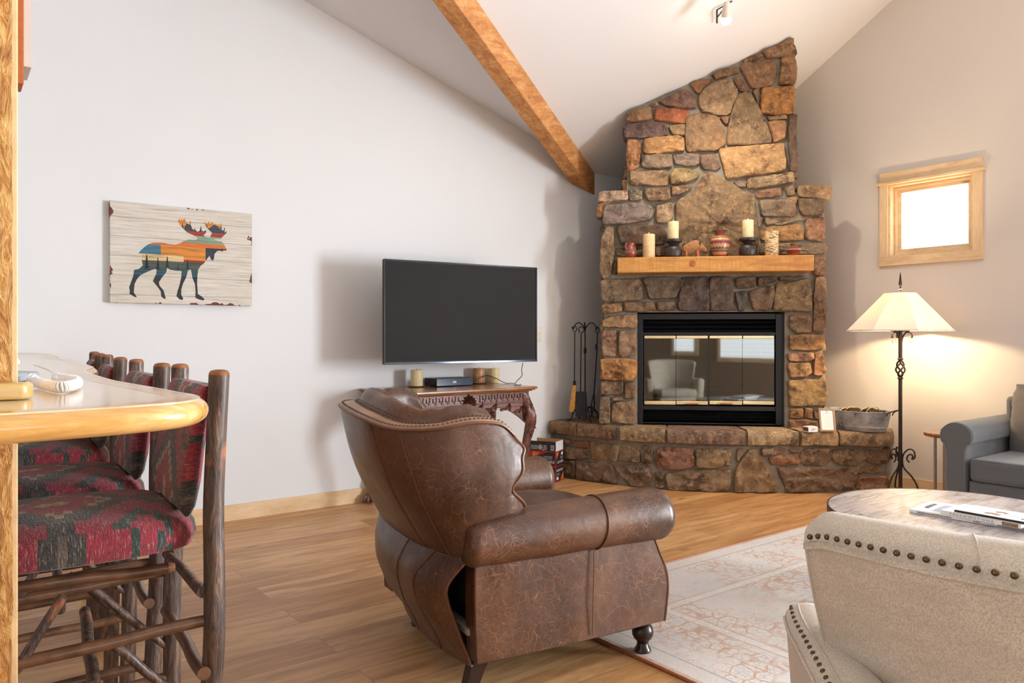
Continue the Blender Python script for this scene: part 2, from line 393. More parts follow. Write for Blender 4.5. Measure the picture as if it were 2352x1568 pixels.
def m_kilim(name, ax, ay, px, py):
    m = NT(name); s = m.sep(); X = s[ax]; Y = s[ay]
    X = m.math('ADD', X, px); Y = m.math('ADD', Y, py)
    Xs = m.math('SNAP', X, .016); Ys = m.math('SNAP', Y, .022)
    a = m.math('PINGPONG', Xs, .15); b_ = m.math('PINGPONG', Ys, .17)
    d = m.math('ADD', m.math('MULTIPLY', a, 3.4), m.math('MULTIPLY', b_, 2.9))
    col = m.ramp(d, [(0, srgb(150, 44, 58)), (.30, srgb(158, 148, 118)), (.35, srgb(82, 72, 66)), (.44, srgb(50, 46, 46)), (.55, srgb(134, 30, 50)), (.80, srgb(40, 58, 54)), (.88, srgb(140, 36, 54))], 'CONSTANT')
    a2 = m.math('PINGPONG', m.math('ADD', X, 0), .15); b2 = m.math('PINGPONG', Y, .17)
    dd = m.math('ADD', m.math('MULTIPLY', m.math('ABSOLUTE', m.math('SUBTRACT', a2, .012)), 1), m.math('MULTIPLY', b2, 1))
    col = m.mix(m.ramp(dd, [(.018, 1), (.02, 0)], 'CONSTANT'), col, srgb(172, 156, 124))
    st = m.noise(3, m.map(tuple([(14, 160)[k == ax] for k in range(3)])), 3, .7)
    col = m.mix(m.ramp(st, [(.42, .8), (.58, 0)]), col, m.mix(1, col, (.38, .36, .36, 1), 'MULTIPLY'))
    col = m.mix(m.ramp(m.noise(3, m.map(tuple([(14, 150)[k == ax] for k in range(3)], ), loc=(3, 3, 3)), 3, .7), [(.56, 0), (.68, .45)]), col, srgb(176, 168, 142))
    return m.out(col, .88, m.bump(m.voro(230), .5, .002), Sheen_Weight=.2)
M['kilim_seat'] = m_kilim('kilim_seat_fabric', 0, 1, .06, .02)
M['kilim_back'] = m_kilim('kilim_back_fabric', 2, 1, .05, .0)
def m_bark():
    m = NT('hickory_bark'); v = m.map((46, 46, 7)); g = m.noise(1.4, v, 5, .7, .8); k = m.noise(9, None, 3)
    col = m.ramp(g, [(.3, srgb(24, 16, 13)), (.46, srgb(62, 42, 32)), (.6, srgb(98, 72, 54)), (.76, srgb(150, 128, 104))])
    col = m.mix(m.ramp(k, [(.6, 0), (.7, .7)]), col, srgb(176, 104, 52))
    return m.out(col, .55, m.bump(g, .9, .006), Coat_Weight=.25, Coat_Roughness=.25)
M['bark'] = m_bark()
M['bark2'] = plain('smooth_brown_branch', (92, 62, 42), .4, nscale=22, var=.45, bump=.4, Coat_Weight=.3)
M['cut'] = plain('cut_log_end', (134, 84, 48), .5, nscale=60, var=.3)
M['countertop'] = wood('honey_counter_top', (226, 204, 172), (208, 178, 138), (234, 216, 190), 'Y', 1, .16, knots=False, ring=5, bump=.02, coat=.5)
M['counter_edge'] = wood('honey_counter_edge', (214, 168, 98), (184, 124, 56), (236, 204, 146), 'X', 1, .22, knots=False, ring=11, bump=.08, coat=.6)
M['honey'] = wood('honey_block', (216, 186, 122), (196, 160, 92), (230, 202, 144), 'X', 1, .3, knots=False, coat=.3)
M['black_metal'] = plain('satin_black_metal', (30, 30, 34), .34, metal=.3, nscale=40, var=.2)
M['iron'] = plain('wrought_iron', (42, 42, 44), .42, metal=.75, nscale=60, var=.3, bump=.2)
M['bronze'] = plain('dark_bronze_iron', (62, 50, 44), .5, metal=.5, nscale=50, var=.25)
M['brass'] = plain('polished_brass', (236, 216, 168), .3, metal=1, nscale=10, var=.06)
M['oakgrip'] = plain('turned_oak_grip', (170, 108, 52), .4, nscale=30)
M['screen'] = plain('tv_screen', (34, 34, 34), .6, nscale=5, var=0, Specular_IOR_Level=.15)
M['black_gloss'] = plain('gloss_black_plastic', (14, 15, 18), .12, nscale=5, var=0, Coat_Weight=.5)
M['black_plastic'] = plain('black_plastic', (20, 20, 22), .45)
M['chrome'] = plain('tv_chrome_edge', (60, 66, 76), .12, metal=1, nscale=3)
M['white_plastic'] = plain('white_plastic', (236, 236, 238), .3, var=.02)
M['grey_plastic'] = plain('blue_grey_plastic', (172, 182, 198), .35, var=.05)
M['carved'] = wood('carved_mahogany', (104, 62, 50), (62, 34, 28), (146, 98, 84), 'X', 1, .38, knots=False, ring=10, bump=.35, coat=.25)
M['console_top'] = wood('polished_table_top', (150, 100, 58), (106, 64, 36), (184, 134, 84), 'X', 1, .25, knots=False, ring=8, coat=.4)
M['wax'] = plain('ivory_wax', (226, 208, 160), .45, nscale=12, var=.06, Subsurface_Weight=.15)
M['marble_wax'] = plain('marbled_brown_wax', (190, 140, 96), .4, nscale=22, var=.4)
M['wick'] = plain('burnt_wick', (60, 50, 44), .8)
M['wick_white'] = plain('white_wick_flame', (240, 236, 226), .4)
def m_birch(name, base, spot, thr):
    m = NT(name); g = m.noise(1, m.map((34, 34, 70)), 4, .7); b = m.noise(16, None, 3)
    col = m.ramp(g, [(.4, srgb(*base)), (.62, tuple(x*.8 for x in srgb(*base)[:3])+(1,))])
    col = m.mix(m.ramp(m.noise(1, m.map((22, 22, 110)), 3, .6), [(thr, 0), (thr+.05, .9)]), col, srgb(*spot))
    return m.out(col, .6, m.bump(g, .4, .004))
M['birch'] = m_birch('birch_bark', (226, 196, 148), (120, 84, 54), .66)
M['birch_pale'] = m_birch('pale_birch_bark', (238, 216, 168), (160, 120, 70), .72)
M['birch_rough'] = m_birch('peeling_birch_bark', (222, 190, 140), (72, 50, 36), .52)
M['black_wood'] = wood('charred_turned_wood', (52, 42, 40), (24, 19, 19), (84, 70, 66), 'Z', 2, .38, knots=False, ring=12, bump=.3)
M['redclay'] = plain('burnished_red_clay', (128, 62, 46), .28, nscale=18, var=.35, Coat_Weight=.3)
def m_bands(name, stops, z0, z1, zig=True):
    m = NT(name); s = m.sep(); f = m.new('ShaderNodeMapRange'); m.t.links.new(s[2], f.inputs[0]); f.inputs[1].default_value = z0; f.inputs[2].default_value = z1
    fac = f.outputs[0]
    if zig:
        an = m.math('ARCTAN2', s[1], s[0]); tri = m.math('PINGPONG', m.math('MULTIPLY', an, 3.2), .5)
        msk = m.math('MULTIPLY', m.math('LESS_THAN', fac, .52), .10); fac = m.math('ADD', fac, m.math('MULTIPLY', m.math('SUBTRACT', tri, .25), msk))
    return m.out(m.ramp(fac, [(p, srgb(*c)) for p, c in stops], 'CONSTANT'), .3, None, Coat_Weight=.3)
M['fur'] = plain('golden_brown_fur', (158, 108, 62), .95, nscale=70, var=.4, bump=1, Sheen_Weight=.5)
M['horn'] = plain('dark_horn', (86, 50, 34), .4)
M['legwood'] = plain('orange_dowel', (182, 92, 52), .5)
def m_galv():
    m = NT('galvanised_steel'); n = m.noise(12, None, 5, .7); v = m.voro(45, out='Color')
    col = m.ramp(n, [(.34, srgb(60, 58, 56)), (.42, srgb(138, 138, 138)), (.7, srgb(186, 186, 188))])
    return m.out(col, .42, m.bump(n, .15, .003), Metallic=.35)
M['galv'] = m_galv()
M['greywood'] = wood('grey_brown_frame', (158, 130, 106), (124, 98, 78), (184, 156, 130), 'Z', 1, .6, knots=False)
M['paper'] = plain('white_paper', (244, 243, 241), .6, var=.02)
M['ink'] = plain('grey_ink', (110, 108, 110), .7)
M['ink_dark'] = plain('dark_ink', (40, 40, 44), .7)
M['ink_pale'] = plain('pale_print', (196, 196, 198), .7)
M['cardboard'] = plain('brown_cardboard', (176, 132, 88), .85)
M['box_black'] = plain('black_box_print', (36, 36, 40), .5)
M['box_red'] = plain('red_box_print', (158, 40, 30), .5)
M['box_white'] = plain('white_box_print', (228, 228, 232), .5)
M['fire_print'] = plain('orange_fire_print', (214, 122, 46), .5, nscale=60, var=.55)
M['lampshade'] = None
def m_shade():
    m = NT('parchment_shade'); b = m.b; t = m.new('ShaderNodeBsdfTranslucent'); t.inputs[0].default_value = srgb(252, 236, 206)
    d = m.new('ShaderNodeBsdfDiffuse'); d.inputs[0].default_value = srgb(244, 236, 230); mx = m.new('ShaderNodeMixShader'); mx.inputs[0].default_value = .22
    m.t.links.new(d.outputs[0], mx.inputs[1]); m.t.links.new(t.outputs[0], mx.inputs[2]); m.t.links.new(mx.outputs[0], m.n['Material Output'].inputs[0]); return m.m
M['lampshade'] = m_shade()
def m_emit(name, rgb, s):
    m = NT(name); return m.out((0, 0, 0, 1), .5, None, Emission_Color=srgb(*rgb), Emission_Strength=s)
M['bulb'] = m_emit('warm_bulb', (255, 226, 170), 12)
M['spotbulb'] = m_emit('spot_lamp_face', (255, 244, 222), 16)
M['led'] = m_emit('led_digits', (190, 215, 235), 1.2)
def m_glass(name, tint, refl):
    m = NT(name); g = m.new('ShaderNodeBsdfGlossy'); g.inputs['Roughness'].default_value = .03; g.inputs[0].default_value = (.95, .97, .95, 1)
    t = m.new('ShaderNodeBsdfTransparent'); t.inputs[0].default_value = tint; lw = m.new('ShaderNodeLayerWeight'); lw.inputs[0].default_value = .3
    f = m.math('ADD', m.math('MULTIPLY', lw.outputs['Fresnel'], .6), refl, clamp=True); mx = m.new('ShaderNodeMixShader')
    m.t.links.new(f, mx.inputs[0]); m.t.links.new(t.outputs[0], mx.inputs[1]); m.t.links.new(g.outputs[0], mx.inputs[2])
    m.t.links.new(mx.outputs[0], m.n['Material Output'].inputs[0]); return m.m
M['fireglass'] = m_glass('smoked_fire_glass', (.42, .44, .42, 1), .15)
M['glass'] = m_glass('window_glass', (.97, .98, .98, 1), .04)
def m_greyplank():
    m = NT('weathered_plank_top'); v = m.map(rot=(0, 0, math.radians(-62)))
    b = m.new('ShaderNodeTexBrick'); m.t.links.new(v, b.inputs['Vector']); b.offset = .5
    for k, x in (('Scale', 1), ('Brick Width', 3), ('Row Height', .14), ('Mortar Size', .0012)): b.inputs[k].default_value = x
    b.inputs['Color1'].default_value = (0, 0, 0, 1); b.inputs['Color2'].default_value = (1, 1, 1, 1)
    sc = m.new('ShaderNodeVectorMath', operation='SCALE'); m.t.links.new(b.outputs['Color'], sc.inputs[0]); sc.inputs['Scale'].default_value = 9
    off = m.new('ShaderNodeVectorMath', operation='ADD'); m.t.links.new(m.map((2.2, 26, 20), rot=(0, 0, math.radians(-62))), off.inputs[0]); m.t.links.new(sc.outputs[0], off.inputs[1])
    g = m.noise(1, off.outputs[0], 6, .7, 1.2)
    col = m.ramp(g, [(.32, srgb(82, 72, 72)), (.41, srgb(140, 130, 128)), (.52, srgb(176, 168, 166)), (.8, srgb(204, 198, 200))])
    col = m.mix(m.math('MULTIPLY', b.outputs['Fac'], .8), col, srgb(70, 60, 58))
    return m.out(col, .38, m.bump(g, .12, .002), Coat_Weight=.25)
M['greyplank'] = m_greyplank()
def m_rug():
    m = NT('woven_rug'); s = m.sep()
    wn = m.noise(3.2, None, 2, out='Color'); wv = m.new('ShaderNodeVectorMath', operation='SCALE'); m.t.links.new(wn, wv.inputs[0]); wv.inputs['Scale'].default_value = .10
    ad = m.new('ShaderNodeVectorMath', operation='ADD'); m.t.links.new(m.tc.outputs['Object'], ad.inputs[0]); m.t.links.new(wv.outputs[0], ad.inputs[1])
    e1 = m.voro(15, ad.outputs[0], 'DISTANCE_TO_EDGE', rnd=.65); e2 = m.voro(31, ad.outputs[0], 'DISTANCE_TO_EDGE', rnd=.8)
    wear = m.noise(2.6, m.map(loc=(2, 5, 0)), 5, .65); wear2 = m.noise(30, m.map((1, 1, 1)), 3, .7)
    base = m.ramp(m.noise(1.8, None, 3), [(.35, srgb(188, 186, 186)), (.5, srgb(200, 195, 190)), (.68, srgb(208, 200, 190))])
    rust = srgb(172, 128, 96)
    k = m.math('MAXIMUM', m.ramp(e1, [(.05, 1), (.085, 0)]), m.math('MULTIPLY', m.ramp(e2, [(.03, 1), (.06, 0)]), .8))
    k = m.math('MULTIPLY', k, m.ramp(wear, [(.42, .10), (.55, .85)])); k = m.math('MULTIPLY', k, m.ramp(wear2, [(.32, .35), (.55, 1)]))
    col = m.mix(m.ramp(e1, [(.16, 0), (.24, .5)]), base, srgb(178, 186, 190)); col = m.mix(k, col, rust)
    # plain frame lines of the border, measured from the rug's edges
    ex = m.math('SUBTRACT', RUGW/2, m.math('ABSOLUTE', s[0])); ey = m.math('SUBTRACT', RUGL/2, m.math('ABSOLUTE', s[1])); ed = m.math('MINIMUM', ex, ey)
    ln = m.ramp(m.math('MULTIPLY', ed, 1.0), [(0, rust), (.022, srgb(196, 188, 180)), (.10, srgb(150, 146, 146)), (.112, srgb(206, 200, 194)), (.42, srgb(160, 152, 148)), (.432, srgb(212, 206, 198)), (.47, srgb(165, 150, 140)), (.482, srgb(205, 200, 194))], 'CONSTANT')
    lf = m.ramp(ed, [(0, .9), (.11, .75), (.115, .0), (.42, .65), (.484, 0)], 'CONSTANT')
    col = m.mix(m.math('MULTIPLY', lf, m.ramp(wear2, [(.3, .55), (.6, 1)])), col, ln)
    return m.out(col, .95, m.bump(m.noise(260, None, 2), .6, .003), Sheen_Weight=.3)
RUGW, RUGL = 2.95, 2.3
M['rug'] = m_rug()
M['rug_edge'] = plain('rust_rug_binding', (162, 98, 58), .95, nscale=200, var=.3, bump=.5)
M['board'] = None
def m_board():
    m = NT('whitewashed_board'); g = m.noise(1, m.map((4, 4, 120)), 5, .7, .4); l = m.noise(2.2, m.map((1, 1, 2)), 4, .6)
    col = m.ramp(g, [(.30, srgb(158, 148, 138)), (.45, srgb(198, 193, 184)), (.7, srgb(222, 218, 210))])
    col = m.mix(m.ramp(l, [(.45, 0), (.7, .5)]), col, srgb(192, 182, 160))
    s = m.sep(); ln = m.math('PINGPONG', m.math('ADD', s[2], .02), .058); col = m.mix(m.ramp(ln, [(.0006, .5), (.0012, 0)]), col, srgb(90, 84, 80))
    ex = m.math('SUBTRACT', .4165, m.math('ABSOLUTE', s[0])); ez = m.math('SUBTRACT', .301, m.math('ABSOLUTE', s[2])); e = m.math('MINIMUM', ex, ez)
    wn = m.noise(5, m.map(loc=(1, 0, 4)), 4, .7); thr = m.math('MULTIPLY', m.math('SUBTRACT', wn, .55), .28)
    col = m.mix(m.math('LESS_THAN', e, thr), col, srgb(104, 48, 38))
    return m.out(col, .7, m.bump(g, .2, .001))
M['board'] = m_board()
# ------------------------------------------------------------------ the room shell
fl = MB(); fl.box(XL-.12, YB-.12, -.1, WX+.12, WY+.12, 0); struct('floor', fl, M['floor'], smooth=0)
wl = MB()
wl.prism([(XL, WY, 0), (WX+.12, WY, 0), (WX+.12, WY, KZ), (KX, WY, KZ), (XL, WY, zA(XL))], (0, .12, 0)); struct('wall_left', wl, M['wall'], smooth=0)
# right wall with the small window and the patio door opening
Sw = WX/5.9
W1Y0, W1Y1, W1Z0, W1Z1 = 2.344*Sw, 2.95*Sw, 1.2+.615*Sw, 1.2+1.178*Sw
Wo1, Wo0 = 3.015*Sw, 2.277*Sw
DY0, DY1, DZ0, DZ1 = -2.42, -.48, .02, 2.16
wr = MB()
def strip(mb, y0, y1, z0, z1=None):
    if z1 is None:
        mb.prism([(WX, y0, z0), (WX, y1, z0), (WX, y1, zB(y1)), (WX, y0, zB(y0))], (.14, 0, 0))
    else: mb.prism([(WX, y0, z0), (WX, y1, z0), (WX, y1, z1), (WX, y0, z1)], (.14, 0, 0))
strip(wr, W1Y1, WY, 0); strip(wr, W1Y0, W1Y1, 0, W1Z0); strip(wr, W1Y0, W1Y1, W1Z1); strip(wr, RIDGE, W1Y0, 0)
strip(wr, DY1, RIDGE, 0); strip(wr, DY0, DY1, DZ1); strip(wr, YB, DY0, 0); strip(wr, DY0, DY1, 0, DZ0)
struct('wall_right', wr, M['wall_lamplit'], smooth=0)
wb = MB(); wb.prism([(XL, YB, 0), (WX, YB, 0), (WX, YB, zB(YB)), (4.738, YB, zB(YB)), (XL, YB, zA(XL))], (0, -.12, 0)); struct('wall_back', wb, M['wall_taupe'], smooth=0)
ws = MB(); ws.prism([(XL, YB, 0), (XL, WY, 0), (XL, WY, zA(XL)+.2), (XL, YB, zA(XL)+.2)], (-.12, 0, 0)); struct('wall_side', ws, M['wall'], smooth=0)
ce = MB(); Rx = KX-(PB/PA)*(WY-RIDGE)
K = (KX, WY, KZ); Rp = (Rx, RIDGE, zB(RIDGE)); K2 = (KX, 2*RIDGE-WY, KZ)
ce.prism([K, (XL, WY, zA(XL)), (XL, K2[1], zA(XL)), K2, Rp], (0, 0, .1))
ce.prism([K, Rp, (WX, RIDGE, zB(RIDGE)), (WX, WY, KZ)], (0, 0, .1))
ce.prism([K2, (WX, K2[1], KZ), (WX, RIDGE, zB(RIDGE)), Rp], (0, 0, .1))
struct('ceiling', ce, M['ceiling'], smooth=0)
# valley beam
u2 = Vector((Rx-KX, RIDGE-WY, 0)); L = u2.length; u2.normalize(); n2 = Vector((u2.y, -u2.x, 0))
if n2.x > 0: n2 = -n2
rise = (zB(RIDGE)-KZ)/L; bw, bh = .131, .197
bt = thing('ceiling_beam', 'long rough-sawn orange timber beam under the vaulted ceiling', 'beam', (KX, WY, KZ))
bm_ = MB()
def bp(s, o, z): return tuple(Vector((KX, WY, 0))+u2*s+n2*o+Zv*(KZ+rise*s+z))
s0r = 0; s0l = bw*(n2.y/abs(u2.y))             # plumb cut flush with the left wall
P = []
for z in (-bh, .05):
    P += [bp(s0r, 0, z), bp(s0l, bw, z), bp(L-.1, bw, z), bp(L-.1, 0, z)]
bm_.hexa(P)
ob = obj('timber', bm_, M['beam'], bt, world=True, bevel=.006)
# let the grain follow the beam: give the mesh an axis of its own
ang = math.atan2(u2.y, u2.x); Rm = Matrix.Rotation(-math.atan(rise), 4, 'Y') @ Matrix.Rotation(-ang, 4, 'Z')
ob.data.transform(Rm); ob.matrix_basis = Rm.inverted()
# baseboards
bb = MB(); bb.box(XL, WY-.016, 0, 4.10, WY, .104); struct('baseboard_left', bb, M['pine'], bevel=.003)
bb = MB(); bb.box(WX-.016, DY1+.1, 0, WX, 3.0, .104); struct('baseboard_right', bb, M['pineY'], bevel=.003)
# small window in the right wall
x0 = WX
win = thing('window_1', None, None, (WX, (W1Y0+W1Y1)/2, W1Z0)); win['kind'] = 'structure'
t = .02
c = MB(); c.box(x0-t, W1Y1, W1Z0, x0, Wo1, W1Z1); c.box(x0-t, Wo0, W1Z0, x0, W1Y0, W1Z1); obj('side_casing', c, M['pineZ'], win, world=True, bevel=.002)
c = MB(); c.box(x0-t, Wo0, W1Z1+.017, x0, Wo1, W1Z1+.095); obj('head_casing', c, M['pineY'], win, world=True, bevel=.002)
c = MB(); c.box(x0-.038, Wo0-.02, W1Z1-.002, x0, Wo1+.02, W1Z1+.019); obj('head_bead', c, M['pineY'], win, world=True, bevel=.004)
c = MB(); c.box(x0-.024, Wo0-.003, W1Z0-.07, x0, Wo1+.005, W1Z0); obj('window_sill', c, M['pineY'], win, world=True, bevel=.002)
def rect_frame(mb, xa, xb, ya, yb, za, zb, wd):
    mb.box(xa, ya, za, xb, ya+wd, zb); mb.box(xa, yb-wd, za, xb, yb, zb); mb.box(xa, ya+wd, zb-wd, xb, yb-wd, zb); mb.box(xa, ya+wd, za, xb, yb-wd, za+wd)
c = MB(); rect_frame(c, x0-.002, x0+.13, W1Y0, W1Y1, W1Z0, W1Z1, .016); obj('window_jamb', c, M['pineY'], win, world=True, bevel=.002)
c = MB(); rect_frame(c, x0+.055, x0+.10, W1Y0+.016, W1Y1-.016, W1Z0+.016, W1Z1-.016, .022); rect_frame(c, x0+.075, x0+.115, W1Y0+.03, W1Y1-.03, W1Z0+.03, W1Z1-.03, .034)
obj('window_sash', c, M['pineY'], win, world=True, bevel=.003)
c = MB(); c.box(x0+.092, W1Y0+.06, W1Z0+.06, x0+.097, W1Y1-.06, W1Z1-.06); obj('pane', c, M['glass'], win, world=True)
# patio door in the right wall (behind the camera's right edge)
dr = thing('door_1', None, None, (WX, (DY0+DY1)/2, 0)); dr['kind'] = 'structure'
c = MB(); rect_frame(c, x0-.02, x0+.13, DY0-.07, DY1+.07, .0, DZ1+.07, .075); obj('door_frame', c, M['pineY'], dr, world=True, bevel=.003)
c = MB(); rect_frame(c, x0+.04, x0+.08, DY0, (DY0+DY1)/2+.04, DZ0, DZ1, .07); rect_frame(c, x0+.08, x0+.12, (DY0+DY1)/2-.04, DY1, DZ0, DZ1, .07); obj('door_leaf', c, M['white_plastic'], dr, world=True, bevel=.003)
c = MB(); c.box(x0+.09, DY0+.07, DZ0+.07, x0+.094, DY1-.07, DZ1-.07); obj('pane', c, M['glass'], dr, world=True)
# windows behind the camera with their blinds
def back_window(n, cx, wd, z0, z1, axis='y'):
    g = thing('window_%d' % n, None, None, (cx, YB, z0) if axis == 'y' else (XL, cx, z0)); g['kind'] = 'structure'
    a = MB(); b = MB()
    def bx(mb, u0, u1, za, zb, d0, d1):
        if axis == 'y': mb.box(cx+u0, YB+d0, za, cx+u1, YB+d1, zb)
        else: mb.box(XL+d0, cx+u0, za, XL+d1, cx+u1, zb)
    h = wd/2
    for u0, u1, za, zb in ((-h-.09, -h, z0-.09, z1+.09), (h, h+.09, z0-.09, z1+.09), (-h, h, z1, z1+.09), (-h, h, z0-.09, z0)): bx(a, u0, u1, za, zb, 0, .03)
    obj('window_casing', a, M['pine'], g, world=True, bevel=.003)
    k = z0+.03
    while k < z1:
        bx(b, -h, h, k, k+.004, .055, .095); k += .075
    obj('blind', b, M['white_plastic'], g, world=True)
back_window(2, .5, 1.5, .8, 2.1); back_window(3, -1.15, .5, .9, 2.1)
# dropped soffit with brown beam at the far left
a0 = on_y(40, 190, 3.2); a1 = on_y(55, 190, 3.2); zs = a0.z
c = MB(); c.box(a1.x-.6, 3.2, zs, a1.x, 3.32, zA(a1.x)+.02); ob = obj('hanging_beam', c, M['brown_beam'], bevel=.004)
setp(ob, 'dark brown timber hanging from the ceiling behind the post, top left corner', 'beam')
b1 = on_y(72, 155, 3.32)
c = MB(); c.box(b1.x-.9, 3.32, b1.z, b1.x, 3.5, zA(b1.x)+.02); struct('trim_1', c, M['wall_lamplit'], smooth=0)
# ------------------------------------------------------------------ stone fireplace across the corner
def outline(poly, step=.022, jit=.004, seed=0):
    """closed outline, corners rounded and edges roughened"""
    n = len(poly); out = []
    P = [Vector((p[0], p[1], 0)) for p in poly]
    for k in range(n):
        a, b, c = P[k-1], P[k], P[(k+1) % n]
        r = min((b-a).length, (c-b).length)*.22; r = min(r, .022)
        p0 = b+(a-b).normalized()*r; p1 = b+(c-b).normalized()*r
        for t in (0, .5, 1): out.append(p0*(1-t)**2+b*2*t*(1-t)+p1*t*t)
        nx = P[(k+1) % n]; q = nx+(b-nx).normalized()*min(min((nx-b).length, (P[(k+2) % n]-nx).length)*.22, .022)
        d = (q-p1).length; m_ = int(d/step)
        for j in range(1, m_): out.append(p1.lerp(q, j/m_))
    res = []
    for p in out:
        d = Vector((nz(p, 22, seed), nz(p, 22, seed+5), 0))*jit*1.6+Vector((nz(p, 60, seed), nz(p, 60, seed+9), 0))*jit*.8
        res.append(p+d)
    return res
def stone(mb, poly, h, col, mapf, seed, back=-.12, rough=.016):
    """one split-faced stone: poly in wall coordinates (u, z), bulging h in front of the mortar"""
    O = outline(poly, seed=seed); c = Vector((0, 0, 0))
    for p in O: c += p
    c /= len(O)
    mb.col = col; rings = []
    size = sum((p-c).length for p in O)/len(O); tl = min(.09, .006/size); tilt = Vector((random.uniform(-tl, tl), random.uniform(-tl, tl), 0))
    grow = .0045; O = [p+(p-c).normalized()*grow for p in O]
    for off, hh, f in ((0, back, 0), (0, h*.45, .3), (.003, h*.80, .7), (.009, h*.98, 1), (.15, h, 1.1), (.35, h, 1.2), (.55, h*1.02, 1.2), (.78, h*1.02, 1.2)):
        ring = []
        for p in O:
            d = (p-c).length; k = min(off, d*.4) if off < .1 else d*off
            q = p+(c-p).normalized()*k if d > 1e-6 else p
            n_ = nz(q, 9, seed)*rough*f*1.5+nz(q, 26, seed+3)*rough*f*.8+abs(nz(q, 15, seed+8))*rough*f
            n_ -= max(0, nz(q, 6, seed+4)-.1)*rough*1.5*f
            hz = max(hh+n_+(q-c).dot(tilt)*f, .004) if hh > 0 else hh
            ring.append(mapf(q.x, q.y, hz))
        rings.append(ring)
    i = len(mb.v); mb.loft(rings)
    cc = mb.vert(mapf(c.x, c.y, h*1.03+nz(c, 9, seed)*rough)); n = len(O); b0 = i+7*n
    for k in range(n): mb.face((b0+k, b0+(k+1) % n, cc))
    mb.col = (1, 1, 1)
def scol(c, f=1.0):
    m_ = (126, 104, 78); c = tuple(lerp(a, b, .30)*1.0 for a, b in zip(c, m_)); q = srgb(*c); return (q[0]*f, q[1]*f, q[2]*f)
V0 = 1.54
def faceXY(crop):
    ox, oy, s = crop
    return lambda p: on_face(ox+p[0]/s, oy+p[1]/s, V0+.02)
CA = (1340, 60, 2.7033); CCr = (1200, 560, 2.6136)
